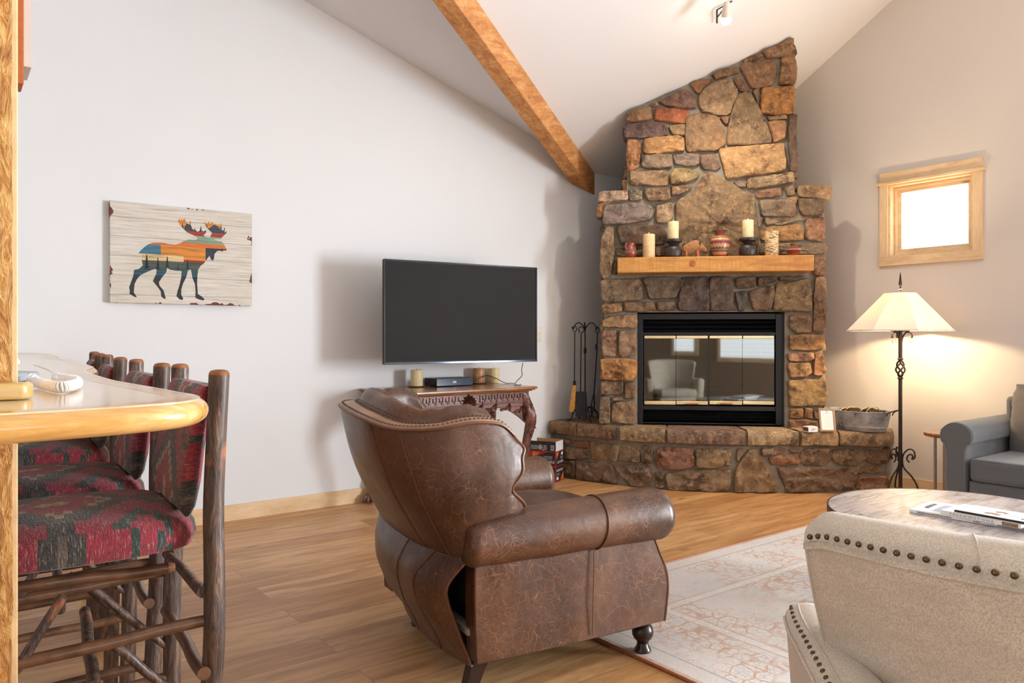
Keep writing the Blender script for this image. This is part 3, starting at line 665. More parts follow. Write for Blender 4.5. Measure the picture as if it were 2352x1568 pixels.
SA = [
 ([(1112,130),(1210,85),(1262,66),(1295,72),(1310,115),(1332,165),(1310,184),(1200,187),(1140,197)],(135,98,70)),
 ([(990,202),(1003,182),(1102,152),(1116,188),(1060,207),(997,222)],(130,95,70)),
 ([(975,255),(1002,224),(1190,202),(1196,260),(1187,340),(1142,375),(1050,388),(1010,320)],(128,90,64)),
 ([(1230,192),(1315,185),(1325,260),(1318,362),(1212,360),(1222,290)],(142,100,62)),
 ([(1105,382),(1315,370),(1312,470),(1305,545),(1180,548),(1110,545),(1100,470)],(172,112,52)),
 ([(1050,397),(1096,388),(1096,500),(1078,475)],(100,78,60)),
 ([(795,300),(870,268),(960,256),(965,288),(820,328)],(122,90,58)),
 ([(935,322),(973,308),(1030,392),(1008,408),(965,397)],(118,82,62)),
 ([(667,356),(700,340),(760,324),(800,332),(750,380),(722,418),(690,395)],(140,92,65)),
 ([(720,430),(752,385),(830,345),(912,320),(932,360),(960,415),(930,480),(905,550),(820,548),(735,530),(716,480)],(146,118,88)),
 ([(470,466),(560,422),(640,392),(670,412),(705,480),(690,510),(600,508),(500,490)],(116,86,76)),
 ([(445,507),(650,510),(655,598),(600,600),(440,583)],(172,88,56)),
 ([(274,546),(330,522),(415,497),(427,580),(330,590),(268,590)],(156,116,82)),
 ([(420,490),(450,476),(470,490),(440,500)],(150,105,70)),
 ([(247,640),(267,606),(360,597),(480,602),(525,627),(523,672),(420,690),(257,694)],(98,76,76)),
 ([(532,617),(630,607),(638,660),(620,678),(552,670)],(138,112,78)),
 ([(371,700),(480,686),(590,680),(625,700),(628,773),(500,783),(373,794)],(176,128,78)),
 ([(272,700),(330,702),(356,735),(348,870),(300,895),(276,890),(267,800)],(180,122,78)),
 ([(642,562),(700,542),(780,542),(840,562),(880,640),(884,735),(820,773),(642,776),(632,680)],(122,94,66)),
 ([(960,427),(1000,412),(1040,417),(1078,480),(1128,580),(1168,690),(1163,722),(1020,735),(892,736),(897,640),(925,520)],(126,102,74)),
 ([(852,567),(905,562),(890,612)],(120,90,70)),
 ([(1147,592),(1258,582),(1252,690),(1187,722),(1165,650)],(164,116,78)),
 ([(1137,562),(1260,555),(1260,575),(1150,582)],(156,126,84)),
 ([(1280,552),(1322,552),(1322,700),(1333,800),(1330,900),(1285,895),(1272,700)],(94,72,60)),
 ([(842,760),(1100,736),(1240,727),(1250,800),(1258,888),(1200,906),(1050,924),(890,946),(865,860)],(180,138,92)),
 ([(361,802),(545,792),(553,870),(480,884),(360,877)],(128,108,90)),
 ([(560,797),(720,792),(718,860),(680,870),(567,855)],(122,106,98)),
 ([(730,802),(820,792),(850,870),(830,890),(752,887),(727,850)],(106,84,72)),
 ([(283,902),(510,894),(528,925),(526,986),(300,988)],(146,118,90)),
 ([(537,920),(562,887),(640,882),(718,905),(713,935),(650,966),(545,983)],(146,126,86)),
 ([(1022,946),(1300,908),(1312,968),(1020,1013)],(150,126,94)),
 ([(932,967),(1010,962),(1005,998),(962,998)],(128,110,94)),
 ([(1070,1024),(1227,1002),(1229,1053),(1076,1066)],(144,104,78)),
 ([(1248,1000),(1310,987),(1312,1045),(1270,1050)],(128,108,84)),
 ([(1340,990),(1440,986),(1540,988),(1545,1055),(1520,1078),(1400,1062),(1335,1058)],(156,126,92)),
 ([(1264,1062),(1324,1058),(1324,1096),(1266,1098)],(160,128,90)),
 ([(281,1015),(320,1007),(363,1030),(358,1080),(286,1085)],(144,132,112)),
 ([(374,1007),(538,1006),(540,1073),(520,1083),(402,1083)],(140,118,92)),
 ([(547,1000),(680,982),(655,1018),(590,1048),(547,1053)],(148,118,92)),
 ([(95,1027),(180,1022),(275,1024),(275,1078),(180,1084),(95,1088)],(190,164,144)),
 ([(80,1182),(86,1110),(128,1088),(190,1090),(150,1105),(132,1120),(115,1190)],(138,96,60)),
 ([(120,1150),(140,1108),(340,1097),(418,1112),(438,1160),(413,1200),(250,1228),(122,1233)],(128,116,114)),
 ([(450,1117),(543,1092),(560,1130),(553,1195),(520,1220),(452,1223)],(156,130,104)),
 ([(572,1100),(610,1062),(680,1040),(740,930),(785,902),(850,935),(950,990),(1040,1040),(1065,1080),(1070,1200),(1082,1300),(1080,1440),(580,1440),(600,1300),(577,1200)],(132,106,76)),
 ([(1090,1077),(1260,1075),(1318,1100),(1325,1160),(1300,1178),(1100,1180)],(130,110,90)),
 ([(1337,1072),(1488,1070),(1500,1130),(1480,1175),(1370,1176),(1340,1140)],(98,80,62)),
 ([(1127,1192),(1378,1187),(1378,1200),(1250,1226),(1130,1230)],(140,120,94)),
 ([(1086,1197),(1118,1192),(1108,1230),(1090,1243)],(156,126,94)),
 ([(1102,1252),(1340,1230),(1368,1255),(1366,1328),(1102,1333)],(168,122,70)),
 ([(1387,1197),(1490,1187),(1502,1250),(1488,1333),(1384,1323)],(156,110,84)),
 ([(1096,1347),(1505,1347),(1500,1411),(1096,1416)],(130,112,88)),
 ([(207,1242),(488,1237),(523,1300),(498,1353),(232,1358)],(82,64,52)),
 ([(200,1377),(370,1370),(365,1423),(205,1423)],(98,78,60)),
 ([(450,1372),(520,1367),(520,1423),(447,1423)],(104,78,62)),
 ([(117,1300),(150,1242),(188,1247),(190,1400),(170,1550),(127,1566),(102,1500),(107,1380)],(156,130,104)),
 ([(1440,1432),(1503,1432),(1505,1548),(1425,1543)],(134,98,78)),
 ([(195,1440),(212,1434),(212,1530),(190,1540)],(90,74,60)),
]
SCc = [
 ([(470,217),(600,212),(700,212),(716,240),(720,333),(560,348),(480,343)],(128,110,90)),
 ([(722,202),(940,197),(963,230),(918,323),(762,333)],(106,92,78)),
 ([(962,202),(1118,197),(1122,300),(1118,400),(942,398),(932,370),(947,260)],(74,66,68)),
 ([(1126,197),(1263,197),(1268,300),(1283,398),(1126,400)],(88,74,68)),
 ([(1277,202),(1403,197),(1398,258),(1292,270)],(98,82,68)),
 ([(1414,202),(1523,197),(1523,223),(1417,256)],(92,76,66)),
 ([(1545,197),(1700,192),(1600,213),(1552,220)],(98,88,74)),
 ([(1277,287),(1343,282),(1348,340),(1328,403),(1297,398)],(76,74,76)),
 ([(1364,282),(1503,247),(1513,300),(1488,398),(1392,396),(1367,340)],(124,102,82)),
 ([(1527,237),(1640,222),(1723,207),(1738,300),(1733,406),(1502,396)],(146,124,92)),
 ([(1757,202),(1800,197),(1823,217),(1828,330),(1813,528),(1747,526),(1752,350)],(140,110,86)),
 ([(478,362),(600,357),(598,406),(482,418)],(170,130,92)),
 ([(610,352),(788,347),(798,395),(700,406),(614,403)],(124,100,80)),
 ([(807,347),(913,342),(916,398),(812,398)],(108,88,74)),
 ([(480,457),(560,432),(680,427),(688,470),(675,503),(482,498)],(176,138,100)),
 ([(480,522),(560,517),(570,600),(558,678),(480,668)],(160,126,102)),
 ([(582,522),(680,527),(682,600),(673,668),(602,680),(574,660)],(144,116,96)),
 ([(465,692),(600,687),(690,697),(685,790),(660,823),(482,813)],(186,128,72)),
 ([(472,827),(603,827),(603,903),(472,903)],(124,102,84)),
 ([(617,837),(672,832),(673,928),(612,923)],(126,98,70)),
 ([(470,917),(523,917),(523,1078),(461,1078)],(140,118,96)),
 ([(535,920),(600,920),(600,938),(532,938)],(130,106,84)),
 ([(540,952),(673,947),(673,1078),(537,1074)],(146,118,90)),
 ([(1607,427),(1723,427),(1733,450),(1733,533),(1650,533),(1602,500)],(136,110,86)),
 ([(1602,547),(1813,544),(1810,636),(1607,636)],(146,106,68)),
 ([(1592,657),(1748,652),(1750,690),(1700,710),(1602,703)],(150,110,86)),
 ([(1592,717),(1728,714),(1740,770),(1700,798),(1602,803)],(150,112,74)),
 ([(1757,657),(1806,652),(1810,740),(1803,793),(1747,788)],(150,106,76)),
 ([(1595,817),(1820,814),(1832,900),(1823,968),(1602,976)],(136,110,72)),
 ([(1607,987),(1688,990),(1688,1043),(1607,1043)],(146,102,68)),
 ([(1697,990),(1740,990),(1740,1048),(1697,1043)],(140,98,64)),
 ([(1602,1057),(1770,1062),(1770,1108),(1607,1108)],(134,96,72)),
 ([(1752,992),(1800,988),(1800,1050),(1756,1050)],(120,92,66)),
]
fire = thing('fireplace', 'tall corner fireplace of brown field stone with glass doors and raised hearth', 'fireplace', tuple(FP(0, V0, 0)), math.radians(-45))
def fmap(u, z, h): return FP(u, V0+h, z)
def fu(px, v=V0): return on_face(px, 700, v)[0]
# mortared core: lower body with the firebox opening, shoulders, upper stack
zsh = on_face(1600, 446)[1]                    # shoulder height
uL, uR = fu(1388), fu(1890); uLc, uRc = fu(1440), fu(1824)
OL, OR = fu(1464), fu(1803); OZ0, OZ1 = .46, on_face(1640, 716)[1]
core = MB()
def plan_prism(mb, ul, ur, z0, z1, topf=None):
    e = .012
    pts = [(ul, V0-.008), (ur, V0-.008), (ur, max(abs(ur)+e, .05)), (0, e*2), (ul, max(abs(ul)+e, .05))]
    if (ul > 0) or (ur < 0): pts = [(ul, V0-.008), (ur, V0-.008), (ur, abs(ur)+e), (ul, abs(ul)+e)]
    lo = [FP(u, v, z0) for u, v in pts]
    hi = [FP(u, v, z1) for u, v in pts] if topf is None else [Vector((p.x, p.y, topf(p))) for p in lo]
    n = len(pts); i = len(mb.v); mb.v += [tuple(p) for p in lo+hi]
    mb.face([i+k for k in range(n)][::-1]); mb.face([i+n+k for k in range(n)])
    for k in range(n): mb.face((i+k, i+(k+1) % n, i+n+(k+1) % n, i+n+k))
plan_prism(core, uL, OL, .0, OZ1); plan_prism(core, OR, uR, .0, OZ1); plan_prism(core, uL, uR, OZ1, zsh)
plan_prism(core, uLc, uRc, zsh, 0, topf=lambda p: zB(p.y)-.004)
obj('mortar_core', core, M['mortar'], fire, world=True, smooth=0)
ch = MB()
def clipceil(pt):                                # keep the stones of the stack under the ceiling
    u, z = pt; p = FP(u, V0, 0); return (u, min(z, zB(p.y)-.012))
for k, (poly, c) in enumerate(SA):
    f = faceXY(CA); P_ = [clipceil(f(p)) for p in poly]
    stone(ch, P_, random.uniform(.018, .036), scol(c), fmap, 11+k)
for k, (poly, c) in enumerate(SCc):
    f = faceXY(CCr); stone(ch, [f(p) for p in poly], random.uniform(.02, .038), scol(c), fmap, 211+k)
# return stones on both flanks of the body and the stack
def flank(u, sgn, z0, z1, v1):
    z = z0; k = 0
    while z < z1-.05:
        hh = min(random.uniform(.10, .22), z1-z); a = V0-.02; first = True
        while a > v1+.05:
            wd = random.uniform(.14, .3); b = max(a-wd, v1)
            stone(ch, [(b+.008, z+.006), (a-.006, z+.006), (a-.006, z+hh-.008), (b+.008, z+hh-.008)], .02, scol(random.choice([(150, 120, 90), (130, 98, 72), (112, 92, 78), (160, 112, 74)])),
                  (lambda v, zz, h, u=u, sgn=sgn: FP(u+sgn*h, v, zz)), 400+k, back=-.01)
            a = b; k += 1
        z += hh
flank(uL, -1, .48, zsh-.02, abs(uL)+.03); flank(uR, 1, .48, zsh-.02, abs(uR)+.03)
flank(uLc, -1, zsh, KZ-.06, abs(uLc)+.05); flank(uRc, 1, zsh, KZ-.06, abs(uRc)+.05)
obj('stone_facing', ch, M['stone'], fire, world=True, smooth=50)
# hearth: a bowed bench of stone
HB = [(4.22, 5.02), (4.27, 4.72), (4.36, 4.40), (4.50, 4.10), (4.67, 3.85), (4.86, 3.65), (5.10, 3.43), (5.40, 3.20), (5.58, 3.04), (5.71, 2.90)]
HC = catmull([(x, y, 0) for x, y in HB], 150)
HC += [Vector((5.71, 2.90, 0)).lerp(Vector((5.985, 3.02, 0)), i/10) for i in range(1, 11)]
arc = [0]
for a, b in zip(HC, HC[1:]): arc.append(arc[-1]+(b-a).length)
def hmap(s, z, h):
    s = max(0, min(arc[-1]-1e-6, s)); k = 0
    import bisect
    k = min(max(bisect.bisect(arc, s)-1, 0), len(HC)-2); f = (s-arc[k])/(arc[k+1]-arc[k])
    p = HC[k].lerp(HC[k+1], f); d = (HC[k+1]-HC[k]).normalized(); n = Vector((d.y, -d.x, 0))
    if n.dot(Vector((-1, -1, 0))) < 0: n = -n
    q = p+n*h; return Vector((q.x, q.y, z))
def hpix(px, py):
    """wall coordinates (arc length, height) of the hearth front seen at a pixel"""
    d = ray(px, py); best = None
    for k in range(len(HC)-1):
        a, b = HC[k], HC[k+1]; e = b-a; den = d.x*e.y-d.y*e.x
        if abs(den) < 1e-9: continue
        t = (a.x*e.y-a.y*e.x)/den; q = (a.x*d.y-a.y*d.x)/den
        if -1e-6 <= q <= 1+1e-6 and t > 0 and (best is None or t < best[0]): best = (t, arc[k]+q*(arc[k+1]-arc[k]))
    if best is None:
        best = (6.0, 0 if px < 1500 else arc[-1])
    return (best[1], CAMH+d.z*best[0])
H1 = (1230, 950, 7.84); H2 = (1500, 960, 7.84); H3 = (1780, 960, 7.84); HF = (0, 0, 1)
HS = [
 (H1,[(530,460),(645,460),(640,530),(530,530)],(112,82,58)),
 (H1,[(705,480),(965,485),(975,600),(850,603),(705,560)],(128,84,52)),
 (H1,[(522,565),(650,605),(950,630),(998,790),(800,813),(522,798)],(114,94,76)),
 (H1,[(995,495),(1480,562),(1495,700),(1468,848),(1033,813),(1023,650)],(136,114,86)),
 (H1,[(1503,575),(1700,585),(1878,682),(1890,875),(1503,848)],(136,116,90)),
 (H1,[(1923,580),(2108,583),(2126,875),(1923,878)],(110,92,76)),
 (H1,[(522,835),(728,835),(718,1178),(532,1168)],(98,80,64)),
 (H1,[(762,838),(1278,903),(1298,980),(1200,1228),(743,1188),(743,900)],(116,100,82)),
 (H1,[(1302,905),(1380,905),(1496,1180),(1478,1258),(1222,1230)],(104,88,74)),
 (H1,[(1412,925),(2038,925),(2096,1100),(2090,1318),(1750,1298),(1502,1050)],(116,96,82)),
 (H1,[(2143,1063),(2306,1058),(2316,1345),(2153,1318)],(120,102,86)),
 (H2,[(62,585),(150,515),(690,535),(748,700),(742,878),(550,913),(132,918),(42,840)],(140,98,84)),
 (H2,[(767,562),(1100,543),(1418,562),(1378,700),(1383,838),(1100,893),(782,878)],(150,128,96)),
 (H2,[(242,992),(700,933),(1385,923),(1406,1100),(1386,1308),(900,1313),(272,1288)],(134,114,92)),
 (H2,[(1512,852),(1722,562),(1878,547),(1957,720),(2226,1250),(2196,1318),(1442,1326),(1472,1050)],(140,118,90)),
 (H2,[(1512,543),(1696,547),(1502,798)],(134,114,96)),
 (HF,[(1749,1028),(1803,1028),(1802,1040),(1750,1045)],(120,102,88)),
 (HF,[(1764,1051),(1790,1045),(1833,1041),(1834,1065),(1775,1067)],(142,100,72)),
 (H3,[(217,562),(448,548),(438,608),(302,608)],(124,98,80)),
 (H3,[(452,622),(560,543),(978,543),(1016,700),(900,848),(700,848),(443,813)],(130,106,86)),
 (H3,[(1022,572),(1250,563),(1672,572),(1672,700),(1480,848),(1182,848),(1023,750)],(130,106,80)),
 (H3,[(1692,562),(2010,515),(2010,758),(1750,808),(1645,780)],(108,74,54)),
 (H3,[(20,873),(550,883),(800,893),(1496,873),(1496,1040),(1400,1288),(222,1336)],(116,96,82)),
 (H3,[(1522,873),(1896,833),(1896,968),(1513,998)],(124,96,68)),
 (H3,[(1480,1063),(1956,988),(1970,1238),(1443,1278)],(134,94,68)),
]
hs = MB()
for k, (cr, poly, c) in enumerate(HS):
    P_ = [hpix(cr[0]+p[0]/cr[2], cr[1]+p[1]/cr[2]) for p in poly]; P_ = [(s, max(.004, min(z, .365))) for s, z in P_]
    stone(hs, P_, random.uniform(.012, .026), scol(c), hmap, 600+k, back=-.05)
obj('hearth_front', hs, M['stone'], fire, world=True, smooth=50)
hb = MB(); base = [p for p in HC[::4]]+[HC[-1]]
cor = [FP(uR, V0-.05, 0), FP(uL, V0-.05, 0)]
pl = [Vector((WX-.005, HC[-1].y, 0)), Vector((WX-.005, 3.25, 0))] + cor + [Vector((4.3, WY-.005, 0)), Vector((HC[0].x, WY-.005, 0))]
hb.prism([(p.x, p.y, .001) for p in base+pl], (0, 0, .372)); obj('hearth_core', hb, M['mortar'], fire, world=True, smooth=0)
# cap slabs
HZ = .473
caps = [(1240, 1333), (1336, 1419), (1430, 1530), (1536, 1708), (1716, 1829), (1835, 1921), (1925, 2075)]
cc_ = [(134, 100, 72), (116, 88, 66), (156, 130, 96), (124, 98, 84), (162, 140, 108), (170, 136, 98), (138, 112, 86)]
cp = MB()
for k, ((a, b), c) in enumerate(zip(caps, cc_)):
    s0 = 0 if k == 0 else hpix(a, 1040)[0]; s1 = arc[-1] if k == 6 else hpix(b, 1040)[0]
    cp.col = scol(c); n = 22; front = []; ov = .055+random.uniform(-.008, .01)
    for j in range(n+1):
        s = lerp(s0, s1, j/n); p = hmap(s, 0, ov+nz((s*9, k, 0))*.02+nz((s*34, k, 2))*.008)
        p.x = min(p.x, WX-.012); p.y = min(p.y, WY-.012); front.append(p)
    f0, f1 = front[0], front[-1]
    def back_of(p):                              # straight back to the fireplace wall or the room wall
        u = (p-FC).dot(Fe); t_ = max(-1.2, min(1.2, u*.92)); v = max(abs(t_)+.02, V0-.03 if uL < t_ < uR else abs(t_)+.02)
        return FP(t_, v, 0)
    rings = []
    for hh, inn in ((HZ-.108+nz((k, 1, 1))*.006, .02), (HZ-.10, .004), (HZ-.05, 0), (HZ-.018, .003), (HZ, .018)):
        ring = [Vector((p.x, p.y, 0)) for p in front]
        ring = [p+(back_of(p)-p).normalized()*(inn+abs(nz((p.x*20, p.y*20, hh*60), 1, k))*.016)+Vector((0, 0, hh+nz((p.x*12, p.y*12, hh*9), 1, k)*.006)) for p in ring]
        bk = [back_of(p) for p in (front[-1], front[n*2//3], front[n//3], front[0])]
        ring += [Vector((q.x, q.y, hh)) for q in bk]; rings.append(ring)
    cp.loft(rings, cap0=True)
    # rough top as a grid from the front edge to the back
    top = []
    m_ = len(rings[-1])
    rows = 10
    for r in range(rows+1):
        row = []
        for j in range(n+1):
            p = rings[-1][j]; q = back_of(front[j]); q = Vector((q.x, q.y, HZ)); x = p.lerp(q, r/rows)
            if r: x.z = HZ+.003+nz((x.x*7, x.y*7, 3), 1, k)*.006*(1 if r < rows else 0)
            row.append(x)
        top.append(row)
    cp.loft(top, closed=False)
cp.col = (1, 1, 1)
obj('hearth_slabs', cp, M['stone'], fire, world=True, smooth=50)
jm = MB(); jb = [hmap(lerp(0, arc[-1], j/40), 0, .012) for j in range(41)]
jm.prism([(min(p.x, WX-.012), min(p.y, WY-.012), HZ-.105) for p in jb]+[(p.x, p.y, HZ-.105) for p in pl], (0, 0, .098)); obj('hearth_mortar', jm, M['mortar'], fire, world=True, smooth=0)
# mantel beam
mz0, mz1 = on_face(1640, 624, V0+.22)[1], on_face(1640, 588, V0+.22)[1]
mu0, mu1 = on_face(1418, 600, V0+.22)[0], on_face(1870, 600, V0+.22)[0]
MV = V0+.22
def floc(o):                                     # objects laid out in fireplace axes: x right, y into the room reversed
    return o
c = MB(); c.hexa([FP(u, v, z) for z in (mz0, mz1) for u, v in ((mu0, V0-.05), (mu1, V0-.05), (mu1, MV), (mu0, MV))])
Rm = Matrix.Rotation(math.radians(45), 4, 'Z')
mo = obj('mantel', c, M['mantel'], fire, world=True, bevel=.006, label='honey-coloured timber mantel shelf')
k_ = MB(); ku, kz = on_face(1590, 605, MV)
k_.lathe([(.0, 0), (.026, 0), (.026, .0012), (0, .0015)], seg=20)
ko = obj('knot', k_, plain('mantel_knot', (150, 88, 40), .6, var=.5, nscale=90), mo, smooth=0); ko.matrix_local = Matrix.Translation(wmat(fire).inverted() @ FP(ku, MV, kz)) @ Matrix.Rotation(PI/2, 4, 'X')
# ---- fireplace insert
def fq(x, y): return (1200+x/2.6136, 560+y/2.6136)
VI = V0-.075
def fbox(mb, x0_, y0_, x1_, y1_, v0_, v1_):
    ua, za = on_face(*fq(x0_, y0_), V0-.06); ub, zb = on_face(*fq(x1_, y1_), V0-.06)
    za_, zb_ = min(za, zb), max(za, zb)
    mb.hexa([FP(u, v, z) for z in (za_, zb_) for u, v in ((ua, v0_), (ub, v0_), (ub, v1_), (ua, v1_))])
ins = MB()
fbox(ins, 686, 420, 724, 1088, .9, V0-.05); fbox(ins, 1519, 420, 1612, 1088, .9, V0-.05)
fbox(ins, 724, 420, 1519, 452, .9, V0-.055); fbox(ins, 724, 530, 1519, 548, .9, V0-.055); fbox(ins, 724, 968, 1519, 1004, .9, V0-.055); fbox(ins, 724, 1068, 1519, 1088, .9, V0-.055)
so = obj('firebox_surround', ins, M['black_metal'], fire, world=True, bevel=.002)
for y0_, y1_ in ((452, 530), (1004, 1068)):
    ins = MB(); fbox(ins, 724, y0_, 1519, y1_, V0-.14, V0-.12); obj('louver_back', ins, M['void'], so, world=True)
for y0_, y1_, nn in ((452, 530, 3), (1004, 1068, 3)):
    for q in range(nn):
        a = y0_+(y1_-y0_)*(q+.1)/nn; b = y0_+(y1_-y0_)*(q+.85)/nn; lv = MB()
        ua, za = on_face(*fq(728, a), V0-.06); ub, zb = on_face(*fq(1516, b), V0-.06)
        lv.hexa([FP(u, v, z) for z, vv in ((za, (V0-.12, V0-.10)), (zb, (V0-.085, V0-.058))) for u, v in ((ua, vv[0]), (ub, vv[0]), (ub, vv[1]), (ua, vv[1]))])
        obj('louver_slat', lv, M['black_metal'], so, world=True, bevel=.0015)
ins = MB(); fbox(ins, 700, 540, 1560, 990, .86, .87); fbox(ins, 690, 545, 728, 975, .87, V0-.13); fbox(ins, 1516, 545, 1540, 975, .87, V0-.13); fbox(ins, 724, 966, 1519, 975, .87, V0-.10); fbox(ins, 724, 540, 1519, 548, .87, V0-.10)
obj('firebox_lining', ins, M['void'], fire, world=True)
lg = MB()
for (ux, uy, uz, L_, rr, a_) in ((.12, 1.0, .63, .5, .05, .1), (.25, 1.05, .62, .45, .045, -.3), (.18, 1.02, .72, .42, .045, .35)):
    p = FP(ux, uy, uz); d = Fe*cos(a_)+Zv*sin(a_)*.3+Fn*sin(a_)*.5; lg.tube([p-d*L_/2, p+d*L_/2], rr, 12)
obj('fire_logs', lg, M['bark'], fire, world=True)
for xa, xb in ((730, 921), (923, 1114), (1122, 1321), (1323, 1514)):
    g = MB(); fbox(g, xa, 568, xb, 942, V0-.082, V0-.078); go = obj('glass_door', g, M['fireglass'], fire, world=True)
    g = MB(); fbox(g, xa+1, 549, xb-1, 568, V0-.084, V0-.064); obj('brass_rail', g, M['brass'], go, world=True, bevel=.003)
    g = MB(); fbox(g, xa+1, 942, xb-1, 966, V0-.084, V0-.060); fbox(g, xa+1, 950, xb-1, 956, V0-.062, V0-.055); obj('brass_rail', g, M['brass'], go, world=True, bevel=.003)
g = MB(); fbox(g, 1114, 549, 1122, 968, V0-.09, V0-.068); obj('centre_stile', g, M['black_metal'], fire, world=True)
for xa, xb in ((978, 1058), (1180, 1262)):
    ua, za = on_face(*fq(xa, 958), V0-.03); ub, _ = on_face(*fq(xb, 958), V0-.03); g = MB()
    g.tube([FP(ua+.008, V0-.035, za), FP(ub-.008, V0-.035, za)], .0075, 10); ho = obj('door_handle', g, M['oakgrip'], fire, world=True)
    for u in (ua, ub): g = MB(); g.tube([FP(u, V0-.06, za+.006), FP(u, V0-.028, za+.002)], .006, 8); g.tube([FP(u-.008 if u == ua else u-.004, V0-.035, za), FP(u+.004 if u == ua else u+.008, V0-.035, za)], .010, 8); obj('handle_mount', g, M['brass'], ho, world=True)

# ------------------------------------------------------------------ things on the mantel
def mantel_at(px, v=V0+.13):
    u, _ = on_face(px, 600, v); return FP(u, v, mz1+.001), v
def sizeat(px, npx, v=V0+.13):
    p, _ = mantel_at(px, v); D = (p-CAM).dot(Fv); return npx*D/FPX
PX = sizeat(1640, 1)
def candle(name, label, px, d_px, h_px, mat, v=V0+.13, z=0, wick='wick_white', group=None, loc=None, scale=None):
    s = scale or PX; p = loc or mantel_at(px, v)[0]; r = d_px*s/2; h = h_px*s
    t = thing(name, label, 'candle', (p[0], p[1], p[2]+z), random.uniform(0, 3), group)
    c = MB(); c.lathe([(r*.97, 0), (r, .003), (r, h-.004), (r*.96, h), (r*.8, h-.004), (.004, h-.006)], seg=28)
    obj('wax', c, mat, t)
    c = MB(); c.lathe([(.002, h-.006), (.0045, h+.004), (.003, h+.011), (.0006, h+.018)], seg=8) if wick == 'wick_white' else c.tube([(0, 0, h-.006), (.001, 0, h+.005), (.003, 0, h+.011)], .0012, 6)
    obj('wick', c, M[wick], t); return t
candle('pillar_candle', 'birch bark pillar candle left of the left dark wooden holder on the mantel', 1490.5, 28, 55, M['birch'])
candle('pillar_candle', 'flaky speckled bark pillar candle between right dark holder and small squat pot', 1772.5, 30, 57, M['birch_rough'])
for px, lab, cl in ((1546.5, 'dark turned wooden candle holder beside the furry bison figure', 'smooth pale bark candle standing on the left dark wooden holder'),
                    (1718, 'dark turned wooden candle holder right of the banded vase', 'smooth pale bark candle standing on the right dark wooden holder')):
    p = mantel_at(px)[0]; t = thing('candle_holder', lab, 'candle holder', tuple(p), 0)
    c = MB(); k = PX; c.lathe([(14*k, 0), (18*k, 3*k), (20*k, 11*k), (19.5*k, 19*k), (16*k, 25*k), (11*k, 28*k), (9.5*k, 30*k), (12*k, 32.5*k), (12*k, 33.5*k)], seg=32)
    obj('turned_body', c, M['black_wood'], t)
    c = MB(); c.lathe([(12*k, 33*k), (19*k, 35.5*k), (20*k, 37*k), (20*k, 41*k), (18.5*k, 42.5*k), (8*k, 42*k)], seg=36, rib=lambda q, z: .012*(q % 2)); obj('drip_plate', c, M['black_wood'], t)
    candle('pillar_candle', cl, px, 25, 41, M['birch_pale'], z=42.2*PX)
def pot(name, label, cat, px, prof, mat, handles=False):
    p = mantel_at(px)[0]; t = thing(name, label, cat, tuple(p)); c = MB(); k = PX
    c.lathe([(r*k, z*k) for r, z in prof], seg=32); obj('body', c, mat, t)
    if handles:
        for s in (-1, 1):
            c = MB(); c.tube([(s*11*k, 0, 20*k), (s*16*k, 0, 24*k), (s*15.5*k, 0, 31*k), (s*10*k, 0, 34*k)], 1.8*k, 8, samples=10); obj('handle', c, mat, t)
    return t
pot('clay_jug', 'small red clay jug with two handles at the left end of mantel', 'jug', 1448, [(9, 0), (10, 1.5), (13.5, 9), (14, 15), (12, 23), (9, 28), (8.5, 31), (10.5, 36), (9, 36), (7, 31)],
    m_bands('banded_red_clay', [(0, (130, 60, 44)), (.36, (150, 100, 84)), (.40, (116, 72, 62)), (.5, (138, 70, 52))], 0, 36*PX, False), True)
pot('painted_vase', 'rounded vase with painted desert bands and flared rim in centre of mantel', 'vase', 1653.5, [(12, 0), (13, 2), (19, 14), (22.5, 27), (22, 37), (17, 45), (10.5, 49), (9.5, 52), (12, 57), (17.5, 60), (16, 60.5), (8, 53)],
    m_bands('banded_vase', [(0, (120, 52, 34)), (.07, (204, 128, 84)), (.18, (60, 84, 84)), (.24, (204, 128, 84)), (.27, (84, 92, 74)), (.36, (206, 138, 92)), (.43, (190, 110, 72)), (.50, (70, 60, 70)), (.56, (150, 56, 56)), (.62, (208, 140, 92)), (.70, (104, 108, 84)), (.75, (196, 120, 80)), (.80, (132, 74, 54))], 0, 60*PX))
pot('seed_pot', 'small squat red clay pot with narrow neck at the right end', 'pot', 1822, [(8, 0), (9, 1), (12, 6), (17, 12.5), (17, 15), (11, 20), (7, 22.5), (5.5, 24), (7.5, 27.5), (6, 27.5), (4, 24)],
    m_bands('banded_seed_pot', [(0, (160, 74, 48)), (.2, (120, 52, 36)), (.48, (150, 120, 110)), (.58, (128, 66, 50))], 0, 27*PX, False))
# bison figure
p = mantel_at(1595)[0]; t = thing('bison_figurine', 'small furry golden bison figurine with horn on stick legs', 'figurine', tuple(p), math.radians(-45)); k = PX
c = MB(); spine = [(-26.5, 17, 2), (-24, 19, 8), (-17, 21, 12), (-8, 24, 13.5), (2, 27, 13.5), (9, 27.5, 11.5), (14, 25, 9), (19, 22.5, 7.5), (23, 19, 6), (26.5, 16.5, 4.5), (28, 15, 1.5)]
rings = []
for x, z, r in spine:
    ring = []
    for q in range(20):
        a = 2*PI*q/20; rr = r*(1+.10*nz((x*.4, cos(a)*3, sin(a)*3)))
        ring.append((x*k, cos(a)*rr*.62*k, (z+sin(a)*rr*.95)*k))
    rings.append(ring)
c.loft(rings, cap0=True, cap1=True); bo = obj('body', c, M['fur'], t)
for x, y in ((-19, -4), (-17, 5), (6, -4.5), (9, 4.5)):
    c = MB(); c.tube([(x*k, y*k, 16*k), ((x+1)*k, y*k, 0)], [2.6*k, 2*k], 8); obj('leg', c, M['legwood'], t)
